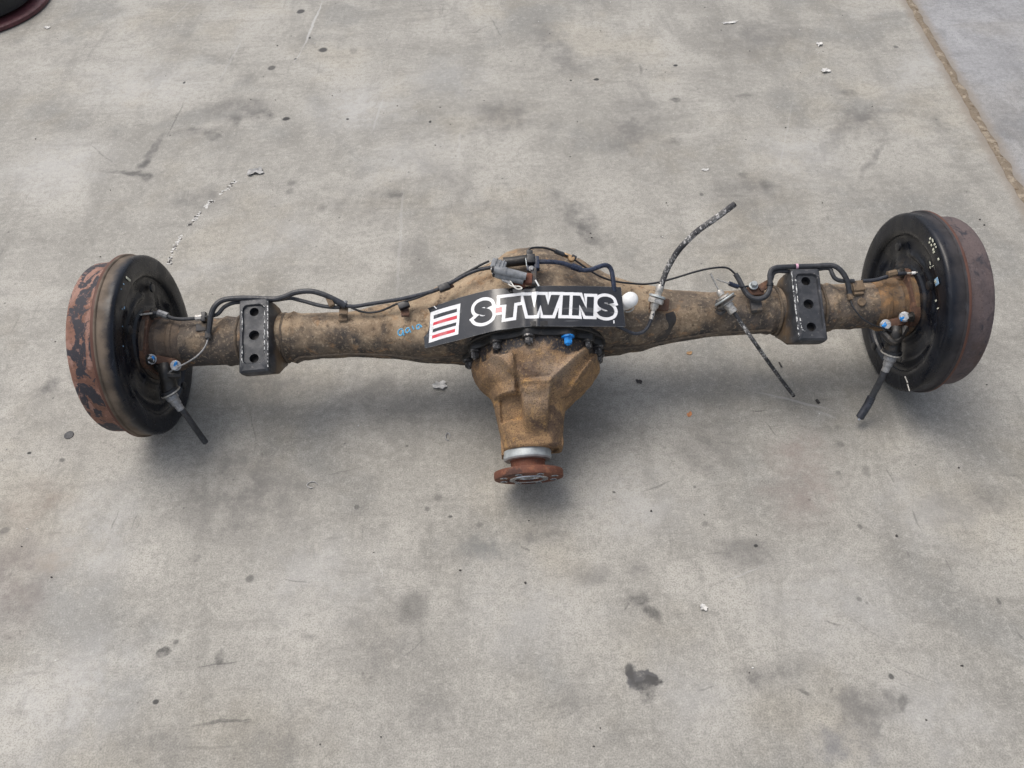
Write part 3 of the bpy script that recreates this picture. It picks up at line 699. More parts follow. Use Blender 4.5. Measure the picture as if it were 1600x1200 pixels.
# differential carrier
CT = [  # y, left x, right x, top z, bottom z
    (-.0735, -.1060, .1130, .1010, -.100), (-.084, -.1075, .1150, .1005, -.098), (-.096, -.1045, .1145, .0995, -.095), (-.112, -.0945, .104, .0965, -.088), (-.128, -.0775, .088, .091, -.08),
    (-.142, -.073, .070, .082, -.07), (-.160, -.0695, .050, .071, -.062), (-.185, -.0655, .0445, .060, -.054), (-.208, -.0615, .0415, .051, -.047), (-.224, -.059, .0395, .0465, -.0435), (-.2275, -.055, .034, .044, -.042)]
CT = [(-.0605, -.1035, .1100, .1015, -.1015)]+CT
CT = [(-t[0], *t[1:]) for t in CT]
def relief(x, y):
    """ribs and bosses cast on top of the carrier"""
    h = 0.
    # pinion bearing spine
    cx = -.001-(-.130-y)*.05; wd = .0245-(-.130-y)*.12
    h += .020*sst(wd+.0035, wd-.0005, abs(x-cx))*sst(-.125, -.136, y)*sst(-.215, -.175, y)
    # two diagonal ribs that meet at the spine
    for (ax_, ay_, bx_, by_) in ((-.070, -.080, -.024, -.128), (.086, -.078, .026, -.131)):
        d = Vector((bx_-ax_, by_-ay_)); L = d.length; d /= L; p = Vector((x-ax_, y-ay_)); u = p.dot(d); v = p.x*d.y-p.y*d.x
        h += .0095*exp(-(v/.0048)**2)*sst(-.012, .006, u)*sst(L+.010, L-.004, u)
    # crown dome between the ribs
    if y > -.132: 
        wdt = .078*(1-(-.075-y)/.075)+.022
        h += .006*sst(wdt, wdt-.014, abs(x-.004))*sst(-.134, -.122, y)
    # block on the left flank
    h += .013*sst(-.092, -.088, x)*sst(-.030, -.036, x)*sst(-.085, -.089, y)*sst(-.148, -.144, y)
    h -= .010*sst(-.062, -.057, x)*sst(-.020, -.025, x)*sst(-.146, -.149, y)*sst(-.188, -.182, y)
    # rib on the right flank
    h += .013*exp(-((x-(.098+( y+.09)*.78))/.0055)**2)*sst(-.155, -.145, y)
    return h
def csec(y, seg=168):
    xl, xr, zt, zb = lerp_tab(CT, -y); cx = (xl+xr)/2; k = sst(-.09, -.18, y); out = []
    for i in range(seg):
        a = 2*pi*i/seg; c, s = cos(a), sin(a); e = 2/(2+.55*k)
        x = cx+(xr-xl)/2*math.copysign(abs(c)**e, c); z = (zt if s > 0 else -zb)*math.copysign(abs(s)**e, s)
        if s > 0: z += relief(x, y)*min(1, s*2.2)
        nn = .0009*noise.noise((x*70, y*70, z*70))+.0008*noise.noise((x*25, y*25, z*25))
        q = 1+nn/.06
        out.append((cx+(x-cx)*q, y, z*q))
    return out
carrier = MB().rings([csec(-.0605-.167*i/150) for i in range(151)]).build('differential_carrier', M['carrier'], axle, 50)
# bolted flange of the carrier, with lobes for the bolts
BOLTS = [(a, blue) for a, blue in ((152, 0), (124, 0), (96, 0), (62.5, 1), (40, 0), (20, 0), (-4, 0), (-40, 0), (-75, 0), (-110, 0), (-145, 0), (178, 0))]
R = []
for d, k in ((-.0515, 0), (-.052, 1), (-.0605, 1), (-.062, .4)):
    ring = []
    for i in range(180):
        a = 2*pi*i/180
        lob = max(exp(-(((math.degrees(a)-b+180) % 360-180)/7.)**2) for b, _ in BOLTS)
        r = .1145+.0105*lob-(1-k)*.0016+.0008*noise.noise((cos(a)*8, sin(a)*8, 1))
        ring.append((.003+r*cos(a), d, r*sin(a)))
    R.append(ring)
MB().rings(R).build('carrier_flange', M['grease'], carrier)
b0 = MB().hexbolt((0, 0, 0), (0, -1, 0), .0072, .014, 1.5)
b0.lathe((0, -.009, 0), (0, -1, 0), [(0, .004), (.006, .004), (.007, .0032)], 12)
proto = None
for a, blue in BOLTS:
    p = (.003+.1135*cos(radians(a)), -.0615, .1135*sin(radians(a)))
    if proto is None: proto = b0.build('carrier_bolt', M['boltm'], carrier); o = proto
    else: o = proto.copy(); COL.objects.link(o); o.parent = carrier
    o.location = p; o.rotation_euler = (0, a*.07, 0)
    if blue:
        o.data = proto.data.copy(); o.data.materials[0] = M['bluepaint']; o['label'] = 'bolt daubed with bright blue paint'
# drain boss and lug at the nose
mb = MB(); mb.box((.030, -.205, -.008), (.012, 0, 0), (0, .0225, 0), (0, 0, .030), .007); mb.build('casting_lug', M['carrier'], carrier)
mb = MB(); mb.box((-.0585, -.215, -.014), (.0045, 0, 0), (0, .018, 0), (0, 0, .022), .003); mb.build('casting_lug', M['carrier'], carrier)

# pinion seal, companion flange
PC = (-.0195, 0, 0)
MB().lathe(PC, (0, -1, 0), [(.226, .036), (.2275, .0395), (.230, .0405), (.2335, .0398), (.2365, .0406), (.2405, .0402), (.243, .038), (.2435, .028)], 64).build('dust_shield', M['galv'], axle)
pf = MB().lathe(PC, (0, -1, 0), [(.240, .030), (.2445, .0298), (.246, .0285), (.2565, .0285), (.2590, .031), (.2605, .0545), (.2615, .0572), (.2635, .0579), (.2715, .0579), (.2735, .0570), (.2740, .031), (.2752, .0305), (.2755, .0235), (.2735, .022), (.2655, .0205), (.2655, .001)], 80, True, True, .004).build('pinion_flange', M['rust_red'], axle)
MB().lathe(PC, (0, -1, 0), [(.2741, .0325), (.2757, .0322), (.2760, .024), (.2741, .0225), (.268, .0205), (.2662, .0195), (.2662, .012)], 64, False, False).build('machined_bore', M['steel'], pf)
nb = MB().lathe(PC, (0, -1, 0), [(.2656, .0155), (.2695, .0152)], 6); nb.lathe(PC, (0, -1, 0), [(.267, .0085), (.2725, .0083), (.2735, .007)], 20); nb.build('pinion_nut', M['steel'], pf)
sb = MB().lathe((0, 0, 0), (0, -1, 0), [(0, .0062), (.0006, .0060), (.0007, .0044)], 16, True, False)
hb = MB().lathe((0, 0, 0), (0, -1, 0), [(0, .0044), (.0003, .0043)], 14)  # black disc painted for the shade inside each bolt hole
p0 = q0 = None
for i in range(8):
    a = radians(22+45*i); loc = (PC[0]+.0455*cos(a), -.2741, .0455*sin(a))
    if p0 is None: p0 = sb.build('bolt_hole', M['steel'], pf); q0 = hb.build('hole_shade', M['hole'], p0); o = p0
    else:
        o = p0.copy(); COL.objects.link(o); o.parent = pf; q = q0.copy(); COL.objects.link(q); q.parent = o
    o.location = loc

# ------------------------------------------------------------------ spring pads
def spring_pad(xc, tilt, sgn):
    """box-section pad: top plate with a dished face, three holes, two side walls wrapped on the tube; sgn = side the deep wall faces"""
    W2, Y0, Y1, ZT = .0235, -.080, .050, .066
    holes = [(0, .027, .0078), (0, -.015, .0086), (0, -.056, .0078)]
    bm = bmesh.new()
    # outline as a grid with drilled holes: build plate by filling outline + hole loops
    def loop(pts, z): 
        vs = [bm.verts.new((x, y, z)) for x, y in pts]
        return [bm.edges.new((vs[i], vs[(i+1) % len(vs)])) for i in range(len(vs))]
    def rr(w, y0, y1, r, n=5):
        o = []
        for cx, cy, a0 in ((w-r, y1-r, 0), (-w+r, y1-r, 90), (-w+r, y0+r, 180), (w-r, y0+r, 270)):
            for k in range(n+1):
                a = radians(a0+90*k/n); o.append((cx+r*cos(a), cy+r*sin(a)))
        return o
    es = loop(rr(W2-.006, Y0+.016, Y1-.013, .008), ZT-.0045)
    for hx, hy, hr in holes: es += loop([(hx+hr*cos(2*pi*k/28), hy+hr*sin(2*pi*k/28)) for k in range(28)], ZT-.0045)
    bmesh.ops.triangle_fill(bm, edges=es, use_beauty=True)
    bm.verts.index_update(); mb = MB().add([v.co for v in bm.verts], [[v.index for v in f.verts] for f in bm.faces]); bm.free()
    # hole walls
    for hx, hy, hr in holes:
        mb.rings([[(hx+hr*cos(2*pi*k/28), hy+hr*sin(2*pi*k/28), z) for k in range(28)] for z in (ZT-.0045, ZT-.016)], False, False)
    # rim round the dish, rounded over to the walls; walls reach down the tube
    def prof(u):   # rings from dish edge to the foot of the wall
        return u
    inner = rr(W2-.006, Y0+.016, Y1-.013, .008); mid = rr(W2-.0045, Y0+.0135, Y1-.0105, .009); top = rr(W2-.0012, Y0+.003, Y1-.003, .004); out = rr(W2+.001, Y0, Y1, .0035)
    def foot(pts, z0, z1, grow): return [(x*grow, y, z0+(z1-z0)*sst(.03, .0, abs(y+.012)-.035)) for x, y in pts]
    rings = [[(x, y, ZT-.0045) for x, y in inner], [(x, y, ZT-.0005) for x, y in mid], [(x, y, ZT-.0008*abs(y)/.05) for x, y in top], [(x, y, ZT-.0045) for x, y in out],
             [(x*1.02, y, ZT-.014) for x, y in out], [(x*1.04+sgn*.004, y*(.99 if y > 0 else .995), ZT-.026) for x, y in out], [(x*1.08+sgn*.007, y*(.93 if y > 0 else .94), .026) for x, y in out], [(x*1.1+sgn*.008, y*.74, .004) for x, y in out], [(x*1.1+sgn*.008, y*.6, -.016) for x, y in out]]
    mb.rings(rings, False, False)
    o = mb.build('spring_pad', M['pad'], axle, 40)
    o.location = (xc, 0, 0); o.rotation_euler = (0, 0, tilt)
    if True:
        inn = MB().box((0, -.015, ZT-.018), (W2-.008, 0, 0), (0, .052, 0), (0, 0, .0008)); inn.build('pad_floor', M['grease'], o)
    # worn paint along the edge of the dish, in broken runs
    eo = rr(W2-.0048, Y0+.0140, Y1-.011, .009, 8); L = len(eo); ring = [Vector((x, y, ZT-.0004)) for x, y in eo]
    fine = []
    for i in range(L):
        a, b = ring[i], ring[(i+1) % L]; n = max(1, int((b-a).length/.002))
        fine += [a.lerp(b, k/n) for k in range(n)]
    wm = MB(); run = []
    def flush():
        if len(run) > 3:
            ph = run[0].x*90+run[0].y*70
            wm.tube(run, lambda u: max(.0003, .0009+.0010*noise.noise((u*len(run)*.35, ph, xc)))*(1-.7*abs(2*u-1)**4), 6, 1, smooth=False)
        run.clear()
    for i, p in enumerate(fine+[fine[0]]):
        thr = -.16 if abs(p.x) > .015 else .10
        if noise.noise((p.x*24+xc*7, p.y*24, xc*13)) > thr: run.append(p+Vector((.0007*noise.noise((i*.3, 1, xc)), .0007*noise.noise((i*.3, 5, xc)), 0)))
        else: flush()
    flush()
    wm.build('worn_edge', M['worn'], o)['kind'] = 'stuff'
    wm = MB(); xe = -W2*sgn*-1
    pts = [Vector((sgn*-1*-(W2+.0), Y0+.006+(Y1-Y0-.012)*k/40, ZT-.0022)) for k in range(41)]
    wm.tube(pts, lambda u: .0012+.0006*noise.noise((u*16, xc, 4)), 6, 1, smooth=False); wm.build('worn_edge', M['worn'], o)
    return o
spring_pad(-.4665, radians(2.0), 1)
spring_pad(.4705, radians(-3.0), -1)
# weld between pads and tube
for x_, s_ in ((-.505, 1), (-.428, 1), (.432, 1), (.510, 1)):
    MB().tube([(x_+.0014*noise.noise((a*3, x_, 0)), .0425*cos(a), .0425*sin(a)) for a in [2*pi*i/48 for i in range(48)]], .0028, 8, 1, False, False).build('weld_ring', M['weld'], housing)

# ------------------------------------------------------------------ brakes
def brake(s, pm, dm, label):
    """s=+1: left-hand brake (inside faces +X)"""
    ax = (s, 0, 0); c = (-.686*s, 0, 0); seg = 120
    prof = [(-.004, .150), (-.004, .1585), (-.0025, .160), (.0025, .160), (.0042, .1592), (.005, .1572), (.012, .1568), (.020, .1572), (.0255, .1568), (.0288, .155), (.0305, .1525), (.0312, .149), (.0312, .140), (.0306, .130), (.0296, .1235),
            (.0265, .1205), (.0225, .1185), (.0205, .115), (.0195, .105), (.0185, .095), (.0178, .086), (.0178, .078), (.020, .070), (.0235, .066), (.0245, .060), (.0245, .030)]
    a_ = Vector((0, 1, 0)); R = []
    P2 = []
    for (d0, r0), (d1, r1) in zip(prof, prof[1:]):
        n = 4 if r0 < .125 else 1
        P2 += [(d0+(d1-d0)*k/n, r0+(r1-r0)*k/n) for k in range(n)]
    P2.append(prof[-1])
    for d, r in P2:
        ring = []
        for i in range(seg):
            th = 2*pi*i/seg; y, z = r*cos(th), r*sin(th); e = 0.; deg = math.degrees(th)
            if r < .122:
                # arched rib high at the back, pressed pads, swelling for the cable lever at the front
                e += .006*exp(-((r-.088)/.006)**2)*sst(25, 40, deg)*sst(140, 120, deg)
                e += .010*exp(-(((y+.085)/.024)**2+((z+.02)/.030)**2))
                e += .005*exp(-(((y-.075)/.020)**2+((z-.012)/.022)**2))
                for pd in (15, 75, 135, 195, 285, 330): 
                    yy, zz = .104*cos(radians(pd)), .104*sin(radians(pd)); e += .004*exp(-(((y-yy)**2+(z-zz)**2)/.0085**2))
            e += .0007*noise.noise((y*40, z*40, s))*(1 if r < .15 else .4)
            if r < .118: e += .0035*exp(-((r-.104)/.0028)**2)*sst(150, 160, deg)*sst(345, 335, deg)-.003*exp(-(((y+.02)/.03)**2+((z-.085)/.012)**2))-.004*exp(-(((y-.09)/.012)**2+((z+.035)/.02)**2))
            ring.append((-.686*s+s*(d+e), y, z))
        R.append(ring)
    bp = MB().rings(R).build('backing_plate', pm, axle, 45)
    # drum: groove, wall with slight taper, rolled outer corner, face with hub
    dp = [(-.003, .140), (-.0035, .1445), (-.008, .1478), (-.011, .1484), (-.016, .1476), (-.024, .1479), (-.036, .1477), (-.0455, .1472), (-.0485, .1455), (-.0505, .142), (-.0512, .135), (-.051, .095), (-.054, .088), (-.058, .084), (-.0585, .040), (-.0585, .036), (-.066, .0345), (-.0665, .030), (-.060, .029), (-.060, .002)]
    dr = MB().lathe(c, ax, dp, 120, True, True, .0025).build('brake_drum', dm, axle, 45)
    dr['label'] = label
    sp = MB()
    for k in range(6):
        a = 2*pi*k/6+.3; sp.lathe((c[0]-s*.0575, .058*cos(a), .058*sin(a)), (-s, 0, 0), [(0, .007), (.006, .007), (.008, .006), (.034, .006), (.036, .0048)], 12)
    sp.each('wheel_stud', M['clay'], dr)
    # stepped hub collars on the tube end
    xx = lambda d: d
    hub = MB().lathe(c, ax, [(.024, .060), (.030, .060), (.031, .058), (.0312, .046), (.038, .0455), (.044, .0465), (.046, .0445), (.050, .0435), (.062, .0435), (.064, .0465), (.0705, .0470), (.072, .0445), (.078, .0435), (.082, .041), (.082, .02)], 72, True, True, .006).build('tube_collar', M['hubm_a' if s > 0 else 'hubm_b'], axle, 40)
    # retainer plate with rounded square outline
    R = []
    for d, k in ((.0245, 1), (.034, 1), (.0352, .975)):
        ring = []
        for i in range(72):
            t_ = 2*pi*i/72; q = .054/(abs(cos(t_))**4+abs(sin(t_))**4)**.25*k
            ring.append((c[0]+s*d, q*cos(t_), q*sin(t_)))
        R.append(ring)
    MB().rings(R).build('bearing_retainer', M['clay'], axle, 40)
    nm = MB()
    for t_ in (45, 135, 225, 315):
        q = .058; nm.hexbolt((c[0]+s*.035, q*cos(radians(t_)), q*sin(radians(t_))), (s, 0, 0), .0065, .010, 1.4)
    nm.each('retainer_nut', M['grease'], bp, 2)
    # grommet and shoe hold-down pins
    g = MB()
    for deg, rr_ in ((252, .126), (95, .100), (20, .100)):
        y, z = rr_*cos(radians(deg)), rr_*sin(radians(deg)); g.lathe((c[0]+s*.028, y, z), (s, 0, 0), [(0, .008), (.003, .0075), (.004, .004)], 16)
    g.each('grommet', M['black'], bp)
    return bp, dr
M['hubm_a'] = grimy('collar_brown', (.105, .080, .062), [((.17, .125, .088), 30, .46, .62), ((.05, .042, .038), 22, .56, .68)], .8)
M['hubm_b'] = grimy('collar_rusty_tan', (.160, .105, .062), [((.27, .155, .072), 34, .48, .62), ((.060, .048, .042), 26, .56, .66)], .8)
bpl, drl = brake(1, M['plate_a'], M['drum_a'], 'rust red drum with dark flaking paint patches')
bpr, drr = brake(-1, M['plate_b'], M['drum_b'], 'dull purple brown drum with dark blotches')

# parking brake levers, cables and paint-daubed nuts
def ferrule_cable(ring, f0, f1, cable, rc, name_lever, lever, bar, nuts, sgn):
    r0, f0, f1 = Vector(ring), Vector(f0), Vector(f1); d = (f1-f0).normalized()
    lv = MB().tube(lever, lambda u: .010+.004*u, 12, 6).build('lever_boot', M['grease'], axle)
    MB().lathe(r0-d*.006, d, [(0, .013), (.001, .0165), (.008, .0165), (.010, .014), (.011, .010)], 24).build('boot_ring', M['black'], lv)
    MB().lathe(r0+d*.002, d, [(-.002, .0175), (0, .0175), (.0008, .0165)], 24).build('circlip', M['nickel'], lv)
    L = (f1-f0).length
    cb = MB().tube(cable, rc, 12, 8).build('parking_brake_cable', M['rubber'], axle)
    MB().lathe(f0, d, [(-.004, .0095), (0, .0105), (L*.22, .0105), (L*.30, .0085), (L*.6, .0080), (L*.64, .0068), (L, .0066), (L*1.02, .005)], 20).build('cable_ferrule', M['ferr'], cb)
    e0, e1 = Vector(cable[-2]), Vector(cable[-1]); de = (e1-e0).normalized()
    MB().lathe(e1-de*.001, de, [(0, .0032), (.004, .0030), (.005, .002)], 10).build('wire_end', M['steel'], cb)
    b0, b1 = Vector(bar[0]), Vector(bar[1]); dd = (b1-b0)/2
    MB().box((b0+b1)/2, dd, dd.cross(Vector((0, 0, 1))).normalized()*.0075, Vector((0, 0, .0035)), .002).build('cable_bracket', M['clay'], axle)
    for (p, axn) in nuts:
        nb = MB().hexbolt(p, axn, .0066, .011, 1.35).build('bracket_nut', M['palenut'], axle)
        a = Vector(axn).normalized(); dm_ = MB()
        cc = Vector(p)+a*.0095
        R = []
        o1 = a.orthogonal().normalized(); o2 = a.cross(o1)
        o3 = (o1*noise.noise((p[0]*31, 1, 2))+o2*noise.noise((p[0]*17, 5, 2))).normalized()*.0035
        for q, hh in ((.85, -.003), (1.0, -.0005), (.75, .0012), (.3, .0018)):
            R.append([cc+o3+a*hh+(o1*cos(2*pi*k/14)*1.15+o2*sin(2*pi*k/14)*.75)*.0050*q*(1+.6*noise.noise((k*1.7, p[0]*50, q))) for k in range(14)])
        dm_.rings(R).build('paint_daub', M['bluepaint'], nb)
M['palenut'] = plain('zinc_nut', (.50, .51, .52), .45, .2, .3, 200)
M['ferr'] = plain('grey_ferrule', (.30, .30, .30), .5, .25, .3, 220)
ferrule_cable((-0.6239,-0.0895,0.0089), (-0.6237,-0.0955,0.0059), (-0.6126,-0.1163,-0.0127), [(-0.6135,-0.1131,-0.0119),(-0.6073,-0.1249,-0.0254),(-0.6028,-0.1385,-0.0469),(-0.5997,-0.1499,-0.0693),(-0.596,-0.1597,-0.0848)], .0055, '', [(-0.6275,-0.0475,0.0298),(-0.6243,-0.0615,0.03),(-0.6239,-0.0741,0.0189),(-0.6234,-0.0876,0.0103)],
              ((-0.6467,-0.0361,0.03), (-0.6068,-0.0465,0.03)), [((-0.6482,-0.038,0.036), (.3, -.5, .8)), ((-0.6051,-0.052,0.036), (.1, -.5, .85))], 1)
ferrule_cable((0.6193,-0.0934,0.0104), (0.6184,-0.0994,0.0074), (0.6129,-0.1199,-0.0113), [(0.6132,-0.1167,-0.0104),(0.6097,-0.1301,-0.0234),(0.6042,-0.1478,-0.0464),(0.5947,-0.1679,-0.0621),(0.582,-0.1879,-0.0735)], .0058, '', [(0.6236,-0.0563,0.0333),(0.6208,-0.0674,0.0323),(0.6203,-0.0797,0.0211),(0.619,-0.0916,0.0118)],
              ((0.609,-0.0483,0.03), (0.6422,-0.0432,0.03)), [((0.6048,-0.0503,0.036), (-.1, -.5, .85)), ((0.6402,-0.0384,0.036), (-.35, -.4, .8))], -1)
# bare crimped end on the right-hand cable
MB().tube([(0.6005,-0.1545,-0.0513),(0.5945,-0.1679,-0.0619),(0.5816,-0.187,-0.0722)], .0073, 12, 4).build('cable_sleeve', M['pipe'], axle)
# levers behind the boots
for a, b, c_ in (((-0.6431,-0.0471,0.0242), (-0.6201,-0.0657,0.0316), (-0.6005,-0.0664,0.0265)), ((0.6014,-0.0633,0.0307), (0.6164,-0.0824,0.033), (0.6411,-0.0565,0.0312))):
    MB().tube([a, b, c_], .0065, 8, 6).build('cable_lever', M['grease'], axle)
# hold-down pins, chalk dabs
for pts, mt in (([(-0.6597,-0.1261,-0.0411),(-0.659,-0.1388,-0.0414)], 'steel'), ([(0.6396,-0.1342,-0.0002),(0.6421,-0.1457,-0.001)], 'nickel'), ([(0.6443,-0.1466,-0.006),(0.6453,-0.1593,-0.0063)], 'nickel')):
    MB().tube(pts, .0012, 8, 2).build('hold_down_pin', M[mt], axle)
def on_plate(px_list, mat, parent, s, d=.0325, name='chalk_mark'):
    mb = MB()
    for (x, y, z), (w_, h_) in px_list:
        mb.box((-.686*s+s*d, y, z), (.0004, 0, 0), (0, w_, 0), (0, .0, h_), .0003)
    o = mb.build(name, M[mat], parent); o['kind'] = 'stuff'; return o
on_plate([((-0.654,0.0709,0.1238), (.002, .007))], 'chalk', bpl, 1)
on_plate([((-0.654,0.0563,0.1364), (.001, .0015)), ((-0.654,0.0447,0.1428), (.0006, .0012)), ((-0.654,0.0188,0.1278), (.0022, .0012)), ((-0.654,0.0144,0.1334), (.0008, .0015)), ((-0.654,-0.0442,0.1213), (.0008, .0014)), ((-0.654,-0.0133,0.1287), (.0007, .0008))], 'bluechalk', bpl, 1)
on_plate([((0.6543,0.0578,0.1361),(0.002,0.002)),((0.6543,0.0516,0.1416),(0.003,0.0015)),((0.6543,0.0434,0.1443),(0.0015,0.002)),((0.6543,0.0466,0.1356),(0.002,0.0015)),((0.6543,0.0375,0.1379),(0.002,0.002)),((0.6543,0.0380,0.1461),(0.0015,0.0015)),((0.6543,0.0530,0.1321),(0.0015,0.002)),((0.6543,0.0329,0.1380),(0.0015,0.0025)),((0.6543,0.0169,0.1454),(0.002,0.002)),((0.6543,0.0215,0.1213),(0.003,0.0006)),((0.6543,0.0136,0.1261),(0.0006,0.003)),((0.6543,0.0148,0.1185),(0.002,0.0006)),((0.6543,-0.0417,0.1137),(0.0015,0.002)),((0.6543,-0.0553,0.1141),(0.001,0.002)),
], 'chalk', bpr, -1)
on_plate([((0.654,-0.0141,0.1275), (.006, .005))], 'bluechalk', bpr, -1)
on_plate([((0.6535,-0.0129,0.1249), (.003, .003))], 'chalk', bpr, -1)

# ------------------------------------------------------------------ hoses and pipes along the top
def hose(name, pts, r, mat='rubber', parent=axle, seg=10):
    return MB().tube(pts, r, seg, 8).build(name, M[mat], parent)
h1 = hose('brake_hose', [(-0.55,-0.0055,0.045),(-0.5465,0.0064,0.05),(-0.5413,0.0274,0.058),(-0.533,0.0428,0.062),(-0.5193,0.0519,0.062),(-0.4962,0.0543,0.06),(-0.4718,0.0537,0.058),(-0.4499,0.0512,0.058),(-0.4307,0.0492,0.06),(-0.4144,0.0512,0.064),(-0.396,0.0555,0.068),(-0.3708,0.0559,0.069),(-0.3497,0.05,0.066),(-0.3343,0.0431,0.062),(-0.3221,0.0364,0.058),(-0.3127,0.0308,0.056)], .0046)
h2 = hose('brake_hose', [(-0.5433,0.0283,0.05),(-0.5318,0.0315,0.052),(-0.5218,0.0418,0.054),(-0.5089,0.0481,0.054),(-0.4933,0.0504,0.052),(-0.4688,0.0509,0.05),(-0.4353,0.0504,0.052),(-0.4093,0.0511,0.055),(-0.3881,0.0447,0.056),(-0.3598,0.0352,0.055),(-0.3382,0.0308,0.054),(-0.3243,0.0304,0.053)], .0034)
pl = hose('brake_pipe', [(-0.5521,0.0288,0.047),(-0.5695,0.0275,0.047),(-0.5869,0.0268,0.047),(-0.6023,0.0277,0.047),(-0.6151,0.031,0.048),(-0.63,0.0382,0.05),(-0.6434,0.0394,0.052)], .0032)
hose('bare_pipe_end', [(-0.6412,0.0392,0.052),(-0.6576,0.0371,0.054),(-0.6803,0.0328,0.058)], .0018, 'nickel', pl)
MB().tube([(-0.5608,0.0282,0.047),(-0.5717,0.0276,0.047)], .0052, 8, 2).build('union_nut', M['nickel'], pl)
MB().tube([(-0.6197,0.0342,0.048),(-0.6356,0.0403,0.05)], .0058, 8, 2).build('union_nut', M['ferr'], pl)
hose('sensor_wire', [(-0.5491,-0.0021,0.045),(-0.5493,-0.0117,0.046),(-0.5545,-0.0278,0.047),(-0.5667,-0.0419,0.047),(-0.5841,-0.0516,0.045),(-0.6021,-0.0586,0.042),(-0.6166,-0.0635,0.035)], .0013, 'ferr')
MB().tube([(-0.55,0.0022,0.046),(-0.5488,-0.0106,0.046)], .0055, 10, 2).build('hose_sleeve', M['tabgrey'], h1)
MB().box((-0.5583,0.0288,0.045), (.004, 0, 0), (0, .009, 0), (0, 0, .006), .002).build('pipe_clip', M['black'], pl)
MB().box((-0.5637,0.0123,0.04), (.009, 0, 0), (0, .007, 0), (0, 0, .004), .002).build('pipe_bracket', M['tabgrey'], axle)
# bracket that gathers the hoses
tb = MB(); tb.box((-0.3396,0.0398,0.058), (.0045, .002, 0), (-.004, .010, 0), (0, 0, .0065), .002); tb.each('hose_strap', M['tan'], axle)
tb = MB(); tb.box((-0.3183,0.0265,0.05), (.0075, 0, 0), (0, .010, -.003), (0, .001, .0015), .001); tb.box((-0.3209,0.0142,0.043), (.0075, 0, 0), (0, .006, -.002), (0, .001, .0015), .001); tb.each('hose_bracket', M['tan'], axle)
MB().tube([(-0.3303,0.04,0.0605),(-0.321,0.0352,0.058),(-0.3138,0.0309,0.056)], .0056, 12, 3).build('hose_sleeve', M['pipe'], h1)
MB().tube([(-0.3147,0.0317,0.057),(-0.3134,0.0394,0.058)], .0035, 8, 2).build('bracket_stud', M['ferr'], axle)
h3 = hose('sensor_cable', [(-0.3127,0.0308,0.056),(-0.2964,0.0292,0.056),(-0.2753,0.0307,0.058),(-0.2474,0.032,0.062),(-0.2193,0.0326,0.068),(-0.1912,0.0339,0.076),(-0.171,0.0345,0.084),(-0.1532,0.0372,0.09),(-0.1275,0.0446,0.1),(-0.1023,0.0543,0.107),(-0.0829,0.0593,0.11),(-0.0637,0.0612,0.112),(-0.036,0.0642,0.112)], .0034, 'pipe')
h4 = hose('sensor_cable', [(-0.3123,0.0323,0.058),(-0.3029,0.0267,0.056),(-0.2904,0.0213,0.053),(-0.2755,0.0183,0.051),(-0.2577,0.0188,0.053),(-0.2405,0.0222,0.058),(-0.2253,0.0254,0.065),(-0.1914,0.0293,0.076),(-0.171,0.0328,0.084),(-0.1464,0.038,0.094),(-0.113,0.052,0.106),(-0.0912,0.0606,0.112),(-0.0748,0.066,0.118),(-0.0651,0.0681,0.122)], .0019, 'black')
for c_, mt in (((-0.2133,0.0219,0.066), 'tabgrey'), ((-0.1418,0.0366,0.098), 'clay')):
    tb = MB(); tb.box(c_, (.009, .003, 0), (-.002, .0055, 0), (0, 0, .005), .0018); o = tb.each('cable_clip', M['black'], axle)
tb = MB(); tb.box((-0.2122,0.0115,0.06), (.007, 0, 0), (-.001, .008, -.003), (0, .001, .0015), .0008); tb.each('clip_bracket', M['clay'], axle)
tb = MB(); tb.box((-0.1359,0.0388,0.092), (.009, .004, 0), (-.002, .004, -.001), (0, 0, .0015), .0008); tb.each('clip_bracket', M['clay'], axle)

# connectors over the centre
for p0_, p1_ in (((-0.0574,0.0399,0.15), (-0.007,0.0264,0.146)), ((-0.0557,0.0362,0.142), (-0.0114,0.0216,0.14))):
    d = (Vector(p1_)-Vector(p0_)); L = d.length
    c_ = MB().lathe(p0_, d, [(0, .0058), (.002, .0068), (L*.3, .0070), (L*.32, .0078), (L*.38, .0078), (L*.4, .0070), (L*.8, .0066), (L, .006)], 16).build('sensor_connector', M['greyplastic'], axle)
    MB().lathe(p0_, -d, [(0, .0062), (.003, .0060), (.004, .0045)], 14).build('connector_seal', M['black'], c_)
    MB().lathe(Vector(p0_)-d.normalized()*.004, -d, [(0, .0022), (.0012, .0020)], 10).build('wire_end', M['white'], c_)
tb = MB(); a_ = Vector((-0.0608,0.0524,0.15)); b_ = Vector((-0.0388,0.0441,0.148)); dd = (b_-a_)/2; tb.box((a_+b_)/2, dd, Vector((.003, .0075, .0)), Vector((0, -.001, .0045)), .0018)
for k in (-.4, .15, .6): tb.box((a_+b_)/2+dd*k+Vector((.0, .0, .0050)), Vector((.0008, 0, 0)), Vector((.003, .0070, 0)), Vector((0, 0, .0010)))
tb.each('connector_housing', M['greyplastic'], axle)
tb = MB(); a_ = Vector((-0.0479,0.0303,0.138)); b_ = Vector((-0.0299,0.0214,0.138)); dd = (b_-a_)/2; tb.box((a_+b_)/2, dd, Vector((-.002, .0062, .0)), Vector((0, -.001, .0045)), .0018); tb.each('connector_plug', M['ferr'], axle)
hose('white_wire', [(-0.0338,0.0232,0.142),(-0.0301,0.017,0.143),(-0.0264,0.0101,0.143),(-0.0205,0.0069,0.142),(-0.0148,0.0082,0.142),(-0.0192,0.0113,0.143),(-0.0303,0.013,0.142),(-0.0362,0.0181,0.14)], .0011, 'wire')
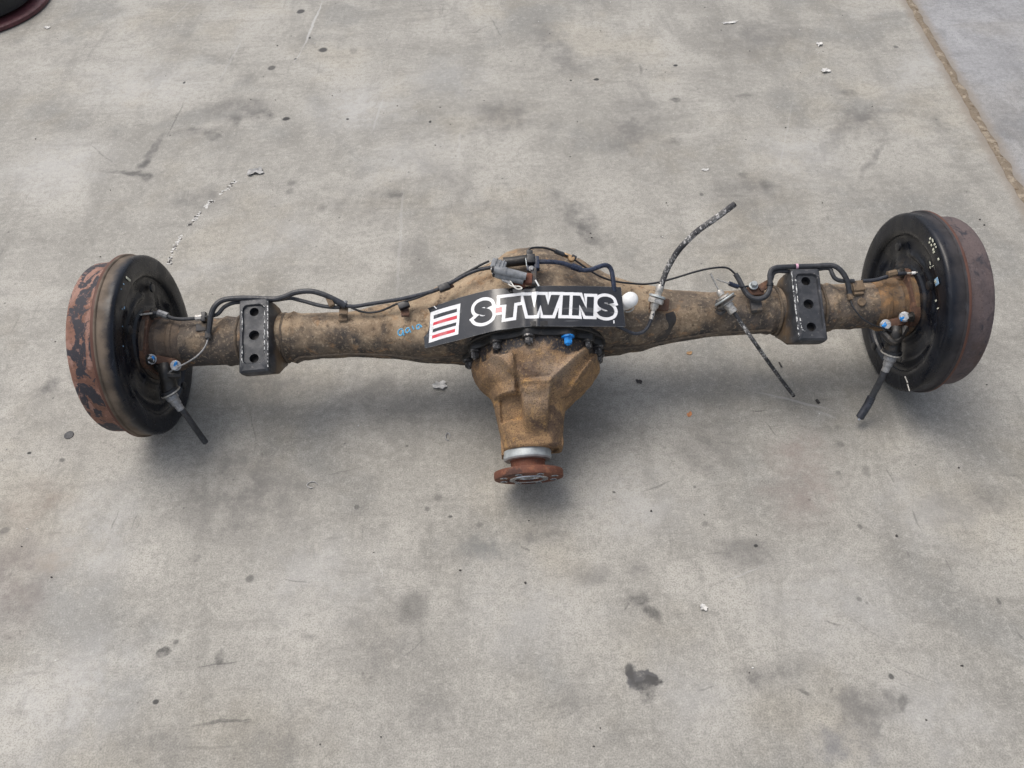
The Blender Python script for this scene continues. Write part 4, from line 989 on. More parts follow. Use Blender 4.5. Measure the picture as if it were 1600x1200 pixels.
tb = MB(); tb.box((-0.0028,0.0266,0.135), (.006, -.001, 0), (.001, .009, 0), (0, 0, .006), .003); tb.box((-0.0196,0.022,0.13), (.011, -.002, 0), (0, .006, 0), (0, 0, .006), .003); tb.build('sensor_bracket', M['rust_red'], axle)
tb = MB(); tb.box((0.0058,0.0311,0.134), (.0045, 0, 0), (.001, .014, 0), (0, 0, .004), .002); tb.each('sensor_bracket', M['tabgrey'], axle)
MB().tube([(0.0075,0.0212,0.142),(0.0125,0.0108,0.141)], .0013, 8, 2).build('split_pin', M['white'], axle)
# breather tube and black junction block
MB().tube([(-0.0412,0.0638,0.122),(-0.0275,0.0637,0.124),(-0.015,0.0638,0.126),(-0.0034,0.0648,0.126)], lambda u: .0088-.002*u*(1-u), 14, 4).build('breather_tube', M['grease'], axle)
jb = MB(); jb.box((0.003,0.0606,0.134), (.0066, -.0004, 0), (.0004, .0078, 0), (0, 0, .008), .0016); jb.box((0.0016,0.0715,0.134), (.0052, -.0004, 0), (.0003, .0042, 0), (0, 0, .006), .0014)
jb = jb.each('junction_block', M['black'], axle)[0]
MB().box((-0.0051,0.0528,0.142), (.0007, .0003, 0), (-.0004, .0075, 0), (0, 0, .001), .0003).build('locking_tab', M['galv'], jb)
tb = MB(); tb.box((0.0121,0.0551,0.13), (.0042, 0, 0), (0, .011, 0), (0, 0, .007), .0018); tb.box((0.0037,0.0465,0.13), (.0085, 0, 0), (0, .0045, 0), (0, 0, .005), .0018); tb.each('junction_bracket', M['bluepipe'], axle)
MB().hexbolt((0.0029,0.0438,0.136), (0, -.2, 1), .0034, .005, 1.4).build('bracket_bolt', M['ferr'], axle)
h5 = hose('brake_pipe', [(0.0118,0.0585,0.13),(0.0263,0.0572,0.131),(0.0409,0.0562,0.13),(0.0554,0.054,0.128),(0.0698,0.0488,0.125),(0.0843,0.0436,0.122),(0.098,0.0432,0.12),(0.1123,0.0484,0.118),(0.1234,0.0521,0.116),(0.1309,0.0508,0.114),(0.1352,0.0435,0.112),(0.1364,0.0317,0.11),(0.1374,0.0151,0.106),(0.1387,0.004,0.1)], .0039, 'bluepipe')
MB().tube([(0.0688,0.0495,0.125),(0.0843,0.0439,0.122)], .0056, 8, 2).build('union_nut', M['bluepipe'], h5)
h6 = hose('sensor_wire', [(-0.0008,0.0745,0.134),(0.0016,0.0795,0.134),(0.0071,0.0823,0.133),(0.0177,0.0838,0.13),(0.0314,0.0831,0.126),(0.0451,0.0797,0.12),(0.062,0.0746,0.114),(0.0788,0.0666,0.108),(0.0996,0.0529,0.1),(0.1208,0.0419,0.092),(0.1458,0.0358,0.084),(0.1705,0.0347,0.076),(0.1931,0.0344,0.07),(0.2125,0.0368,0.066),(0.2286,0.0402,0.064),(0.255,0.0472,0.062),(0.2788,0.0535,0.062),(0.3003,0.0582,0.062),(0.3249,0.0609,0.062),(0.3429,0.0596,0.06),(0.3555,0.0494,0.057)], .0017, 'black')
MB().tube([(0.0441,0.08,0.1205),(0.0589,0.0755,0.115)], .0038, 10, 2).build('wire_sleeve', M['rubber'], h6)
tb = MB(); tb.box((0.0654,0.0747,0.111), (.006, -.003, 0), (.001, .003, 0), (0, 0, .003), .001); tb.lathe((0.0713,0.0692,0.112), (0, -.1, 1), [(-.003, .0055), (.002, .0055), (.003, .0045)], 16); tb.each('wire_clamp', M['bronze'], h6)
MB().tube([(0.0716,0.0733,0.112),(0.0789,0.0697,0.11)], .0042, 10, 2).build('wire_sleeve', M['rubber'], h6)
# white breather cap
cp = [Vector((0.1557,-0.0045,0.085)), Vector((0.1651,-0.0055,0.108))]; d = cp[1]-cp[0]; L = d.length
cap = MB().lathe(cp[0], d, [(-.004, .0105), (0, .0118), (L*.5, .0128), (L*.85, .0126), (L*1.05, .0105), (L*1.16, .0065), (L*1.19, .002)], 28, True, True, .02).build('breather_cap', M['white'], axle, 60)
MB().tube([(0.153,-0.0129,0.075),(0.16,-0.0166,0.076),(0.1676,-0.0146,0.077),(0.1722,-0.0095,0.078)], .0014, 8, 6).build('spring_clip', M['nickel'], axle)

# cut brake hose standing up, union and steel pipe
u0, u1 = Vector((0.2174,0.0207,0.09)), Vector((0.2044,-0.0137,0.075)); d = u1-u0; L = d.length
bh = hose('cut_brake_hose', [(0.2171,0.0184,0.09),(0.2214,0.0282,0.096),(0.2264,0.04,0.105),(0.2338,0.0519,0.118),(0.2421,0.0617,0.13),(0.2521,0.0701,0.142),(0.2634,0.078,0.152),(0.276,0.0856,0.16),(0.2888,0.0919,0.166),(0.3026,0.0992,0.172),(0.3168,0.1075,0.177),(0.3293,0.1153,0.18)], .0049, 'braid', axle, 12)
MB().tube([(0.3277,0.1144,0.1797),(0.3303,0.116,0.1803)], .0046, 12, 2).build('cut_end', M['hole'], bh)
un = MB().lathe(u0, d, [(-.002, .0056), (L*.02, .0066), (L*.22, .0068), (L*.26, .0058), (L*.38, .0058), (L*.42, .0085)], 18).build('hose_union', M['nickel'], axle)
MB().lathe(u0+d*.40, d, [(0, .0135), (.0035, .0142), (.0042, .0125), (.0042, .008)], 26).build('union_washer', M['galv'], un)
MB().lathe(u0+d*.52, d, [(.0005, .0135), (.004, .0140), (.0085, .0135), (.0095, .010)], 6).build('union_hexagon', M['nickel'], un)
MB().lathe(u0+d*.74, d, [(0, .0072), (.006, .0072), (.009, .0056), (.012, .005)], 12).build('union_nut', M['nickel'], un)
tb = MB(); tb.box((0.2166,-0.0024,0.068), (.016, -.003, 0), (.002, .010, 0), (0, 0, .0022), .001); tb.box((0.2177,-0.005,0.06), (.010, 0, 0), (0, .004, 0), (0, 0, .010), .001); tb.each('hose_bracket', M['clay'], axle)
sp_ = hose('steel_pipe', [(0.2057,-0.0115,0.075),(0.2015,-0.0242,0.073),(0.1963,-0.0364,0.07),(0.1903,-0.0456,0.068),(0.1826,-0.0506,0.066),(0.1728,-0.0523,0.066),(0.1621,-0.0496,0.068),(0.1493,-0.0435,0.072),(0.1346,-0.0362,0.076)], .0030, 'pipe')
MB().tube([(0.2058,-0.0104,0.0752),(0.2022,-0.022,0.073),(0.1989,-0.0303,0.0715)], .0034, 10, 3).build('bare_pipe_end', M['nickel'], sp_)

# second cut hose through a washer stack, drooping forwards to the floor
w0, w1 = Vector((0.3143,0.0054,0.088)), Vector((0.3352,-0.0293,0.08)); d = w1-w0; L = d.length
st = MB().lathe(w0, d, [(-.003, .0045), (0, .0058), (L*.16, .006), (L*.2, .0045)], 12).build('cable_end_fitting', M['nickel'], axle)
MB().lathe(w0+d*.22, d, [(0, .0105), (.003, .011), (.0038, .009)], 26).build('washer', M['nickel'], st)
MB().lathe(w0+d*.33, d, [(0, .0178), (.0016, .0185), (.003, .0178), (.0031, .008)], 30).build('washer', M['galv'], st)
MB().lathe(w0+d*.43, d, [(0, .0178), (.0025, .0182), (.0028, .0165)], 30).build('rubber_washer', M['grease'], st)
MB().lathe(w0+d*.52, d, [(0, .0125), (.002, .0128), (.0024, .010)], 26).build('washer', M['nickel'], st)
MB().lathe(w0+d*.60, d, [(0, .0078), (L*.12, .0080), (L*.14, .0072), (L*.24, .0072), (L*.26, .0078), (L*.40, .0074), (L*.42, .0056)], 16).build('cable_ferrule', M['nickel'], st)
c2 = hose('cut_cable', ([(0.3353,-0.0281,0.08),(0.3402,-0.0356,0.078),(0.3464,-0.0447,0.074),(0.353,-0.0534,0.069)])+([(0.367,-0.0744,0.0621),(0.3921,-0.0854,0.0234),(0.4184,-0.0992,-0.0142),(0.4481,-0.1141,-0.0567),(0.4795,-0.1307,-0.0985)]), .0034, 'braid', axle, 12)
MB().tube([(0.4781,-0.1297,-0.0973),(0.4815,-0.1323,-0.1006)], .0032, 12, 2).build('cut_end', M['hole'], c2)
hose('inner_wire', [(0.3147,0.0042,0.088),(0.3087,0.0146,0.094),(0.302,0.0257,0.101),(0.2982,0.0322,0.105)], lambda u: .0013+.0013*max(0, u-.45), 'nickel', st)
tb = MB(); tb.box((0.3275,-0.0072,0.055), (.013, -.004, 0), (.002, .008, 0), (0, 0, .0025), .001); tb.tube([(0.317,-0.0123,0.046),(0.3228,-0.019,0.05),(0.3315,-0.0137,0.053)], .003, 8, 4); tb.each('cable_bracket', M['tabgrey'], axle)
# small sensor plug and clamp bolt beside it
sw = hose('sensor_wire', [(0.3165,0.0342,0.075),(0.324,0.0315,0.072),(0.3321,0.03,0.069),(0.339,0.0281,0.067)], .0013, 'nickel')
MB().tube([(0.339,0.0286,0.067),(0.3468,0.0256,0.065),(0.3549,0.0234,0.062)], .0040, 12, 3).build('sensor_plug', M['bluepipe'], sw)
hose('sensor_lead', [(0.3539,0.0241,0.062),(0.3638,0.024,0.058),(0.3746,0.026,0.056)], .0018, 'black', sw)
MB().hexbolt((0.3847,0.0272,0.052), (0, .2, 1), .0058, .009, 1.35).build('clamp_bolt', M['galv'], axle)
tb = MB(); tb.box((0.3887,0.02,0.046), (.014, .0, 0), (0, .008, 0), (0, 0, .0035), .0015); tb.box((0.404,0.0269,0.05), (.0095, .005, 0), (-.003, .006, 0), (0, 0, .003), .0015); tb.each('clamp_bracket', M['clay'], axle)
tb = MB(); tb.box((0.3871,-0.0048,0.043), (.0095, 0, 0), (0, .012, -.001), (0, .001, .004), .0018); tb.each('weld_tab', M['tabgrey'], axle)
h7 = hose('brake_hose', [(0.3555,0.0494,0.057),(0.36,0.04,0.056),(0.3642,0.0283,0.055),(0.3684,0.0178,0.054),(0.3757,0.0073,0.054),(0.3857,0.0022,0.055),(0.3964,0.0029,0.056),(0.4046,0.0084,0.057),(0.4103,0.0195,0.058),(0.4119,0.0303,0.06),(0.4124,0.0413,0.062),(0.4164,0.0503,0.064),(0.4258,0.0539,0.064),(0.4421,0.0551,0.062),(0.4616,0.0556,0.06),(0.4811,0.0558,0.058),(0.4977,0.0554,0.058),(0.5134,0.0547,0.06),(0.5243,0.0519,0.062),(0.533,0.0448,0.062),(0.5398,0.0351,0.06),(0.5449,0.0241,0.056),(0.548,0.0123,0.05),(0.5495,0.002,0.046)], .0045)
h8 = hose('brake_hose', [(0.416,0.0359,0.055),(0.4201,0.0455,0.057),(0.4281,0.0494,0.058),(0.4432,0.0494,0.056),(0.469,0.0496,0.052),(0.497,0.0516,0.052),(0.513,0.0521,0.054),(0.5195,0.049,0.056),(0.5214,0.041,0.056),(0.5248,0.0329,0.055),(0.5321,0.0281,0.054),(0.5438,0.0271,0.052),(0.559,0.0271,0.05)], .0036)
MB().tube([(0.4586,0.0555,0.0605),(0.4627,0.0556,0.06)], .0050, 10, 2).build('paint_dot', M['pink'], h7)
MB().tube([(0.4115,0.0273,0.059),(0.4112,0.0233,0.0585)], .0058, 12, 2).build('hose_clip', M['black'], h7)
MB().tube([(0.5486,0.0052,0.047),(0.5504,-0.0047,0.045)], .0046, 10, 2).build('hose_sleeve', M['tan'], h7)
hose('sensor_wire', [(0.5502,-0.0024,0.045),(0.5497,-0.0122,0.046),(0.5531,-0.0246,0.047),(0.5622,-0.0403,0.047),(0.5779,-0.0525,0.046),(0.5965,-0.0594,0.043),(0.6141,-0.0656,0.038)], .0015, 'black')
tb = MB(); tb.box((0.566,0.018,0.048), (.010, .0005, 0), (-.001, .009, 0), (0, .001, .0022), .0012); tb.box((0.566,0.009,0.044), (.0085, 0, 0), (0, .006, -.002), (0, .001, .002), .001); tb.each('hose_bracket', M['tan'], axle)
pr = hose('brake_pipe', [(0.5744,0.0262,0.05),(0.5871,0.0256,0.051),(0.6002,0.0267,0.052),(0.6136,0.0297,0.053),(0.627,0.0326,0.054),(0.64,0.0337,0.055),(0.6483,0.0334,0.056)], .0034, 'pipe')
hose('bare_pipe_end', [(0.6461,0.0335,0.056),(0.6681,0.0316,0.06),(0.6871,0.0296,0.063)], .0017, 'nickel', pr)
MB().tube([(0.6162,0.0329,0.056),(0.6305,0.0352,0.057)], .0060, 8, 2).build('union_nut', M['tan'], pr)
MB().tube([(0.6565,0.0325,0.058),(0.662,0.0319,0.059)], .0026, 8, 2).build('white_tag', M['white'], pr)
MB().lathe(drop(*((0.57,-0.0086,0.04))[:2], -.001), (0, -.2, 1), [(0, .0075), (.003, .0072), (.004, .006), (.0032, .004)], 18).build('tube_plug', M['tan'], axle)
# oil dribble on the right arm, blue pen figures and a pink dab on the left arm
def stroke(pts2, r, mat, name, flat=.0005):
    mb = MB()
    P = crom([(x, y, 0) for x, y in pts2], 6); R_ = []
    for i, p in enumerate(P):
        t_ = (P[min(i+1, len(P)-1)]-P[max(i-1, 0)]).normalized(); nrm = Vector((-t_.y, t_.x, 0))
        rr_ = r(i/(len(P)-1)) if callable(r) else r
        a, c_, b = p-nrm*rr_, p, p+nrm*rr_
        A_, C_, B_ = drop(a.x, a.y, .0001), drop(c_.x, c_.y, flat), drop(b.x, b.y, .0001)
        R_.append([A_, C_, B_, B_-Vector((0, 0, .0015)), A_-Vector((0, 0, .0015))])
    return mb.rings(R_).build(name, mat, housing, 60)
def XY(L): return [(p[0], p[1]) for p in L]
for L in ([(-0.2179,-0.015,0.05),(-0.2222,-0.0142,0.05),(-0.226,-0.0174,0.05),(-0.2261,-0.0221,0.05),(-0.2229,-0.0246,0.05),(-0.2191,-0.0225,0.05),(-0.2179,-0.0168,0.05),(-0.2164,-0.0255,0.05)],
          [(-0.2065,-0.0151,0.05),(-0.2097,-0.014,0.05),(-0.2127,-0.0165,0.05),(-0.2125,-0.0203,0.05),(-0.2099,-0.0216,0.05),(-0.2065,-0.0186,0.05),(-0.207,-0.0157,0.05),(-0.2044,-0.0222,0.05)],
          [(-0.2012,-0.0114,0.05),(-0.2005,-0.0144,0.05),(-0.1986,-0.0179,0.05)],
          [(-0.1878,-0.0106,0.055),(-0.1916,-0.0104,0.055),(-0.1941,-0.0137,0.055),(-0.1929,-0.0176,0.055),(-0.1896,-0.0166,0.055),(-0.1873,-0.0118,0.055),(-0.1853,-0.0154,0.055)]):
    stroke(XY(L), .00115, M['paleblue'], 'paint_figure', .0012)
stroke(XY([(-0.1594,-0.0447,0.03),(-0.155,-0.0446,0.03),(-0.1512,-0.0454,0.03)]), .0011, M['pink'], 'paint_dab', .001)
stroke(XY([(0.2362,-0.0114,0.05),(0.2394,-0.0221,0.05),(0.2388,-0.0306,0.048),(0.2351,-0.0386,0.045),(0.2289,-0.0444,0.04),(0.2203,-0.0484,0.03)]), lambda u: .0075-.004*u+.0022*sin(u*9), M['dribble'] if 'dribble' in M else M.setdefault('dribble', plain('dark_dribble', (.040, .034, .030), .5, 0, .3, 80)), 'oil_dribble', .0005)

# ------------------------------------------------------------------ the sign draped over the diff
SX = [-.20, -.185, -.15, -.118, -.09, -.068, -.060, -.050, -.03, 0, .03, .075, .11, .157, .18]
SZ = [.040, .050, .076, .0955, .1105, .1225, .1260, .1278, .1274, .1264, .1248, .1195, .112, .102, .097]
def SIGN(x):
    for i in range(len(SX)-1):
        if x <= SX[i+1] or i == len(SX)-2:
            u = (x-SX[i])/(SX[i+1]-SX[i]); return SZ[i]+(SZ[i+1]-SZ[i])*u
def SIGNS(x):     # softened
    return sum(SIGN(x+k*.003) for k in range(-3, 4))/7+.0006+.0012*exp(-((x-.008)/.0045)**2)+.0004*exp(-((x+.012)/.004)**2)
def SN(x):
    d = (SIGNS(x+.002)-SIGNS(x-.002))/.004; return Vector((-d, 0, 1)).normalized()
top = [(-0.185,0.0174),(-0.1486,0.0165),(-0.1128,0.0175),(-0.075,0.0168),(-0.0406,0.0154),(-0.0095,0.0167),(0.0216,0.0171),(0.0613,0.0166),(0.1005,0.0167),(0.149,0.0166)]
bot = [(-0.181,-0.0521),(-0.1488,-0.0544),(-0.1179,-0.0551),(-0.0816,-0.0545),(-0.0475,-0.0541),(-0.0219,-0.0516),(0.0036,-0.0512),(0.0394,-0.0524),(0.0734,-0.0529),(0.1496,-0.052)]
top = [Vector((*p, 0)) for p in top]; bot = [Vector((*p, 0)) for p in bot]
T2, B2 = crom(top, 24), crom(bot, 24); rings = []
sign = bpy.data.objects.new('sign_strip', None)
sm = MB(); rows = 6; vs = []; fs = []
for a, b in zip(T2, B2):
    for k in range(rows+1):
        p = a.lerp(b, k/rows); n_ = SN(p.x); q = Vector((p.x, p.y, SIGNS(p.x)))
        vs.append(q)
NT_ = len(T2); up_ = vs; lo_ = [v-SN(v.x)*.0010 for v in vs]
for i in range(NT_-1):
    for k in range(rows):
        a = i*(rows+1)+k; fs.append((a, a+1, a+rows+2, a+rows+1))
off = len(up_); fs2 = [tuple(j+off for j in reversed(f)) for f in fs]
edge = [i*(rows+1) for i in range(NT_)]+[(NT_-1)*(rows+1)+k for k in range(1, rows+1)]+[i*(rows+1)+rows for i in range(NT_-2, -1, -1)]+[k for k in range(rows-1, 0, -1)]
fe = [(edge[i], edge[(i+1) % len(edge)], edge[(i+1) % len(edge)]+off, edge[i]+off) for i in range(len(edge))]
inv = AXM
sign_o = sm.add(up_+lo_, fs+fs2+fe).build('sign_strip', M['sign_black'], None, 30)
sign_o.matrix_world = AXM
tag(sign_o, 'glossy black plastic strip with white outlined lettering and striped logo draped over the differential', 'sign')
# pale worn cut edge
em = MB(); pe = [Vector(up_[i])-SN(up_[i][0])*.0005 for i in edge]; em.tube(pe+[pe[0]], .0004, 6, 1, False, False); em.build('worn_edge', M['edge'], sign_o)
def offset(poly, d):
    P = [Vector(p) for p in poly]; n = len(P)
    area = sum(P[i].x*P[(i+1) % n].y-P[(i+1) % n].x*P[i].y for i in range(n))
    s = 1 if area > 0 else -1; out = []
    for i in range(n):
        e0 = (P[i]-P[i-1]).normalized(); e1 = (P[(i+1) % n]-P[i]).normalized()
        n0 = Vector((e0.y, -e0.x))*s; n1 = Vector((e1.y, -e1.x))*s
        b = (n0+n1); b = b/max(.35, b.length_squared/2) if b.length > .01 else n0
        out.append(P[i]+b*d*1.0)
    return [tuple(p) for p in out]
def sheet(polys, z, name, mat, parent=None):
    bm = bmesh.new()
    for poly in polys:
        vs = [bm.verts.new((x, y, 0)) for x, y in poly]
        es = [bm.edges.new((vs[i], vs[(i+1) % len(vs)])) for i in range(len(vs))]
        bmesh.ops.triangle_fill(bm, edges=es, use_beauty=True)
    xs_ = [v.co.x for v in bm.verts]; x = min(xs_)+.0015
    while x < max(xs_):
        bmesh.ops.bisect_plane(bm, geom=bm.verts[:]+bm.edges[:]+bm.faces[:], plane_co=(x, 0, 0), plane_no=(1, 0, 0), dist=1e-6); x += .0015
    for v in bm.verts:
        n_ = SN(v.co.x); v.co = Vector((v.co.x, v.co.y, SIGNS(v.co.x)))+n_*z
    me = bpy.data.meshes.new(name); bmesh.ops.recalc_face_normals(bm, faces=bm.faces[:])
    for f in bm.faces:
        f.smooth = True
        if f.normal.z < 0: f.normal_flip()
    bm.to_mesh(me); bm.free(); me.materials.append(M[mat])
    o = bpy.data.objects.new(name, me); COL.objects.link(o); o.parent = parent or sign_o; return o
def ribbon(path, w, ext=0., n=10):
    P = crom([(x, y, 0) for x, y in path], n)
    if ext:
        P = [P[0]+(P[0]-P[1]).normalized()*ext]+P+[P[-1]+(P[-1]-P[-2]).normalized()*ext]
    quads = []
    Lf, Rt = [], []
    for i, p in enumerate(P):
        t_ = (P[min(i+1, len(P)-1)]-P[max(i-1, 0)]).normalized(); nn = Vector((-t_.y, t_.x, 0)); Lf.append(p+nn*w/2); Rt.append(p-nn*w/2)
    return Lf, Rt
def sribbon(path, w, ext, z, name, mat, parent=None):
    Lf, Rt = ribbon(path, w, ext); mb = MB(); vs = []; fs = []
    for a, b in zip(Lf, Rt):
        for k in range(5):
            p = a.lerp(b, k/4); vs.append(Vector((p.x, p.y, SIGNS(p.x)))+SN(p.x)*z)
    for i in range(len(Lf)-1):
        for k in range(4):
            a = i*5+k; fs.append((a, a+1, a+6, a+5))
    me = bpy.data.meshes.new(name); me.from_pydata([tuple(v) for v in vs], [], fs)
    bm = bmesh.new(); bm.from_mesh(me)
    for f in bm.faces:
        f.smooth = True
        if f.normal.z < 0: f.normal_flip()
    bm.to_mesh(me); bm.free(); me.materials.append(M[mat]); o = bpy.data.objects.new(name, me); COL.objects.link(o); o.parent = parent or sign_o; return o
ZW, ZB = .00018, .00036
lg = sheet([[(-0.1689,0.0077),(-0.1159,0.0068),(-0.1218,-0.0456),(-0.1736,-0.0456)]], ZW, 'logo_panel', 'sign_white')
for poly, mt in (([(-0.1633,0.0002),(-0.122,-0.0005),(-0.1225,-0.0064),(-0.1635,-0.0065)], 'sign_black'), ([(-0.1641,-0.0123),(-0.1223,-0.0124),(-0.123,-0.0183),(-0.1653,-0.0174)], 'sign_red'), ([(-0.1655,-0.0237),(-0.1239,-0.0242),(-0.1252,-0.0298),(-0.1663,-0.0295)], 'sign_black'), ([(-0.1673,-0.0346),(-0.1263,-0.0348),(-0.1274,-0.0404),(-0.1677,-0.04)], 'sign_red')):
    sheet([poly], ZB, 'logo_bar', mt, lg)
OW = .0054
S1 = [(-0.0901,-0.0246),(-0.0873,-0.0287),(-0.0797,-0.0315),(-0.072,-0.0301),(-0.0696,-0.0257),(-0.0727,-0.0206),(-0.0802,-0.0173),(-0.0866,-0.0135),(-0.0873,-0.0085),(-0.0838,-0.0055),(-0.0773,-0.0049),(-0.0709,-0.0076),(-0.0692,-0.0126)]
S2 = [(0.1089,-0.0261),(0.1113,-0.03),(0.1185,-0.032),(0.126,-0.0302),(0.1286,-0.0257),(0.1258,-0.021),(0.1186,-0.0183),(0.1127,-0.0151),(0.1122,-0.0104),(0.1157,-0.0072),(0.122,-0.0061),(0.1281,-0.0082),(0.1296,-0.0129)]
SW = .0105
for path, sc in ((S1, 1.08), (S2, 1.)):
    o = sribbon(path, SW*sc+2*OW, OW, ZW+.00004, 'letter_outline', 'sign_white'); sribbon(path, SW*sc, 0, ZB+.00002, 'letter', 'sign_black', o)
hy = [(-0.0585,-0.0168),(-0.0484,-0.0162),(-0.0489,-0.025),(-0.0592,-0.0251)]
o = sheet([[(-0.0616,-0.0117),(-0.0446,-0.0114),(-0.0455,-0.0289),(-0.0625,-0.0291)]], ZW-.00003, 'letter_outline', 'sign_white'); sheet([hy], ZB, 'hyphen', 'sign_red', o)
for k, poly in enumerate(([(-0.0502,-0.0008),(-0.0165,0.0016),(-0.0176,-0.009),(-0.0281,-0.0106),(-0.0317,-0.0346),(-0.0441,-0.036),(-0.0408,-0.0123),(-0.0512,-0.0128)],
             [(-0.0131,0.0014),(-0.0002,0.0014),(0.0032,-0.0216),(0.0094,0.0017),(0.0226,0.0012),(0.0259,-0.0166),(0.0319,0.0011),(0.0461,0.0007),(0.0316,-0.0338),(0.0166,-0.0332),(0.0137,-0.0156),(0.0063,-0.0332),(-0.0076,-0.0328)],
             [(0.0512,0.0001),(0.0623,-0),(0.058,-0.0342),(0.0464,-0.034)],
             [(0.0673,-0.0003),(0.079,-0.0006),(0.0878,-0.0229),(0.0905,-0.0021),(0.102,-0.0021),(0.0979,-0.0354),(0.085,-0.0353),(0.0766,-0.0161),(0.0742,-0.0352),(0.0631,-0.0346)])):
    o = sheet([offset(poly, OW)], ZW+.00001*k-.00002, 'letter_outline', 'sign_white'); sheet([poly], ZB, 'letter', 'sign_black', o)
sheet([[(0.1302,-0.0422),(0.1322,-0.0421),(0.132,-0.0472),(0.1301,-0.0476)]], ZB, 'scratch', 'sign_white')
sheet([[(-0.1632,0.0164),(-0.1611,0.0166),(-0.157,0.0109),(-0.1582,0.0104)]], ZB, 'scratch', 'sign_white')

# ------------------------------------------------------------------ litter on the floor
M['scrapw'] = plain('pale_scrap', (.56, .55, .52), .7, 0, .2, 200, .4)
M['leaf'] = plain('dry_leaf', (.36, .22, .11), .8, 0, .3, 120, .4)
M['flakeb'] = plain('dark_flake', (.035, .032, .030), .7, 0, .3, 200, .4)
M['orange'] = plain('orange_flake', (.48, .20, .08), .7, 0, .3, 200, .3)
M['film'] = plain('grey_film', (.36, .355, .34), .35, 0, .2, 150, .5)
def flake(name, c, rx, ry, rot, mat, label, cat, jag=.35, curl=.25, seed=0, n=22, group=None):
    """crumpled scrap: jagged outline, curled up off the floor, with thickness"""
    rs = random.Random(seed); rad = [1+jag*(rs.random()*2-1) for _ in range(n)]; rad = [(rad[i-1]*.35+rad[i]*.65) for i in range(n)]; R_ = []
    mb = MB(); vs = []; fs = []; K = 5
    def P(i, k):
        u = k/K; a = 2*pi*i/n; x = rx*rad[i]*u*cos(a); y = ry*rad[i]*u*sin(a)
        h = curl*ry*(.5+noise.noise((x*90+seed, y*90, seed)))*u+.0012
        return Vector((x, y, max(.0009, h)))
    vs.append(Vector((0, 0, .0014)))
    for k in range(1, K+1): vs += [P(i, k) for i in range(n)]
    for i in range(n): fs.append((0, 1+i, 1+(i+1) % n))
    for k in range(K-1):
        for i in range(n):
            a = 1+k*n+i; b = 1+k*n+(i+1) % n; fs.append((a, a+n, b+n, b))
    m_ = len(vs); vs += [v-Vector((0, 0, .0006)) for v in vs]; f2 = [tuple(j+m_ for j in reversed(f)) for f in fs]
    e0 = 1+(K-1)*n; fe_ = [(e0+i, e0+(i+1) % n, e0+(i+1) % n+m_, e0+i+m_) for i in range(n)]
    mb.add(vs, fs+f2+fe_); o = mb.build(name, M[mat], None, 30); o.location = (c[0], c[1], 0); o.rotation_euler = (0, 0, rot)
    return tag(o, label, cat, group)
flake('plastic_scrap', (-0.138,0.9259,0), .013, .010, .2, 'scrapw', 'torn pale scrap on the floor left of the differential nose', 'scrap', .5, .5, 3)
flake('dry_leaf', (0.3512,0.9786,0), .0065, .0035, .4, 'leaf', 'small tan leaf fragment on the floor below the right axle tube', 'leaf', .25, .3, 4)
flake('dirt_crumb', (0.2426,0.9124,0), .006, .004, -.3, 'flakeb', 'dark crumb of dirt right of the rusty differential nose', 'crumb', .4, .6, 5)
flake('rust_flake', (0.3252,0.8308,0), .005, .004, .9, 'orange', 'orange flake on bare floor in front of the right axle tube', 'flake', .4, .4, 6)
flake('plastic_scrap', (0.2816,0.4629,0), .0065, .006, .3, 'scrapw', 'small whitish scrap alone on the near floor, lower right', 'scrap', .5, .6, 7)
flake('plastic_scrap', (0.8979,1.9639,0), .012, .010, .3, 'scrapw', 'crumpled white scrap beyond the right brake drum, towards the far joint', 'scrap', .5, .6, 9)
flake('plastic_scrap', (0.9214,2.1051,0), .010, .008, .9, 'scrapw', 'farther of two white scraps beyond the right brake drum', 'scrap', .5, .6, 10)
flake('paper_strip', (0.6947,2.2498,0), .025, .005, .15, 'scrapw', 'long thin white strip at the far edge, upper right of the axle', 'paper', .5, .6, 11)
flake('plastic_scrap', (0.4909,1.5531,0), .009, .004, .2, 'scrapw', 'white sliver behind the upright cut hose', 'scrap', .5, .5, 12)
flake('plastic_scrap', (-0.6157,1.6218,-0), .020, .013, .1, 'film', 'crumpled translucent scrap at the far end of the chipped crack', 'scrap', .55, .6, 13)
flake('plastic_scrap', (-1.3899,2.4018,0), .010, .006, -.3, 'scrapw', 'white shred beside the red-edged stand-in shape in the far corner', 'scrap', .5, .6, 14)
MB().lathe(Vector((-0.8284,0.8464,0)), (0, 0, 1), [(0, .0088), (.0012, .0088), (.0016, .0080), (.0016, .001)], 28).build('rubber_disc', plain('dark_disc', (.060, .060, .062), .6, 0, .25, 200), None)
tag(bpy.data.objects['rubber_disc'], 'flat dark grey disc on the floor in front of the left brake drum', 'disc')
rb = MB().tube([Vector((-0.3587,0.7152,0))+Vector((.009*cos(a), .006*sin(a), .002)) for a in [i*.45 for i in range(12)]], .0008, 6, 3).build('wire_ring', M['film'], None); tag(rb, 'bent pale wire loop on the floor between left drum and pinion flange', 'wire')
rb = MB().tube([Vector((-0.1213,0.8045,0))+Vector((.004*cos(a), .008*sin(a), .002)) for a in [i*.5 for i in range(11)]], .0009, 6, 3).build('wire_ring', M['ferr'], None); tag(rb, 'thin grey wire loop close to the left flank of the differential', 'wire')
st_ = MB().tube([Vector((0.5193,0.9444,0))+Vector((0, 0, .002)), Vector((0.5214,0.933,0))+Vector((0, 0, .002))], .0016, 8, 2).build('twig', M['flakeb'], None); tag(st_, 'short dark stick beside the drooping cut cable', 'twig')
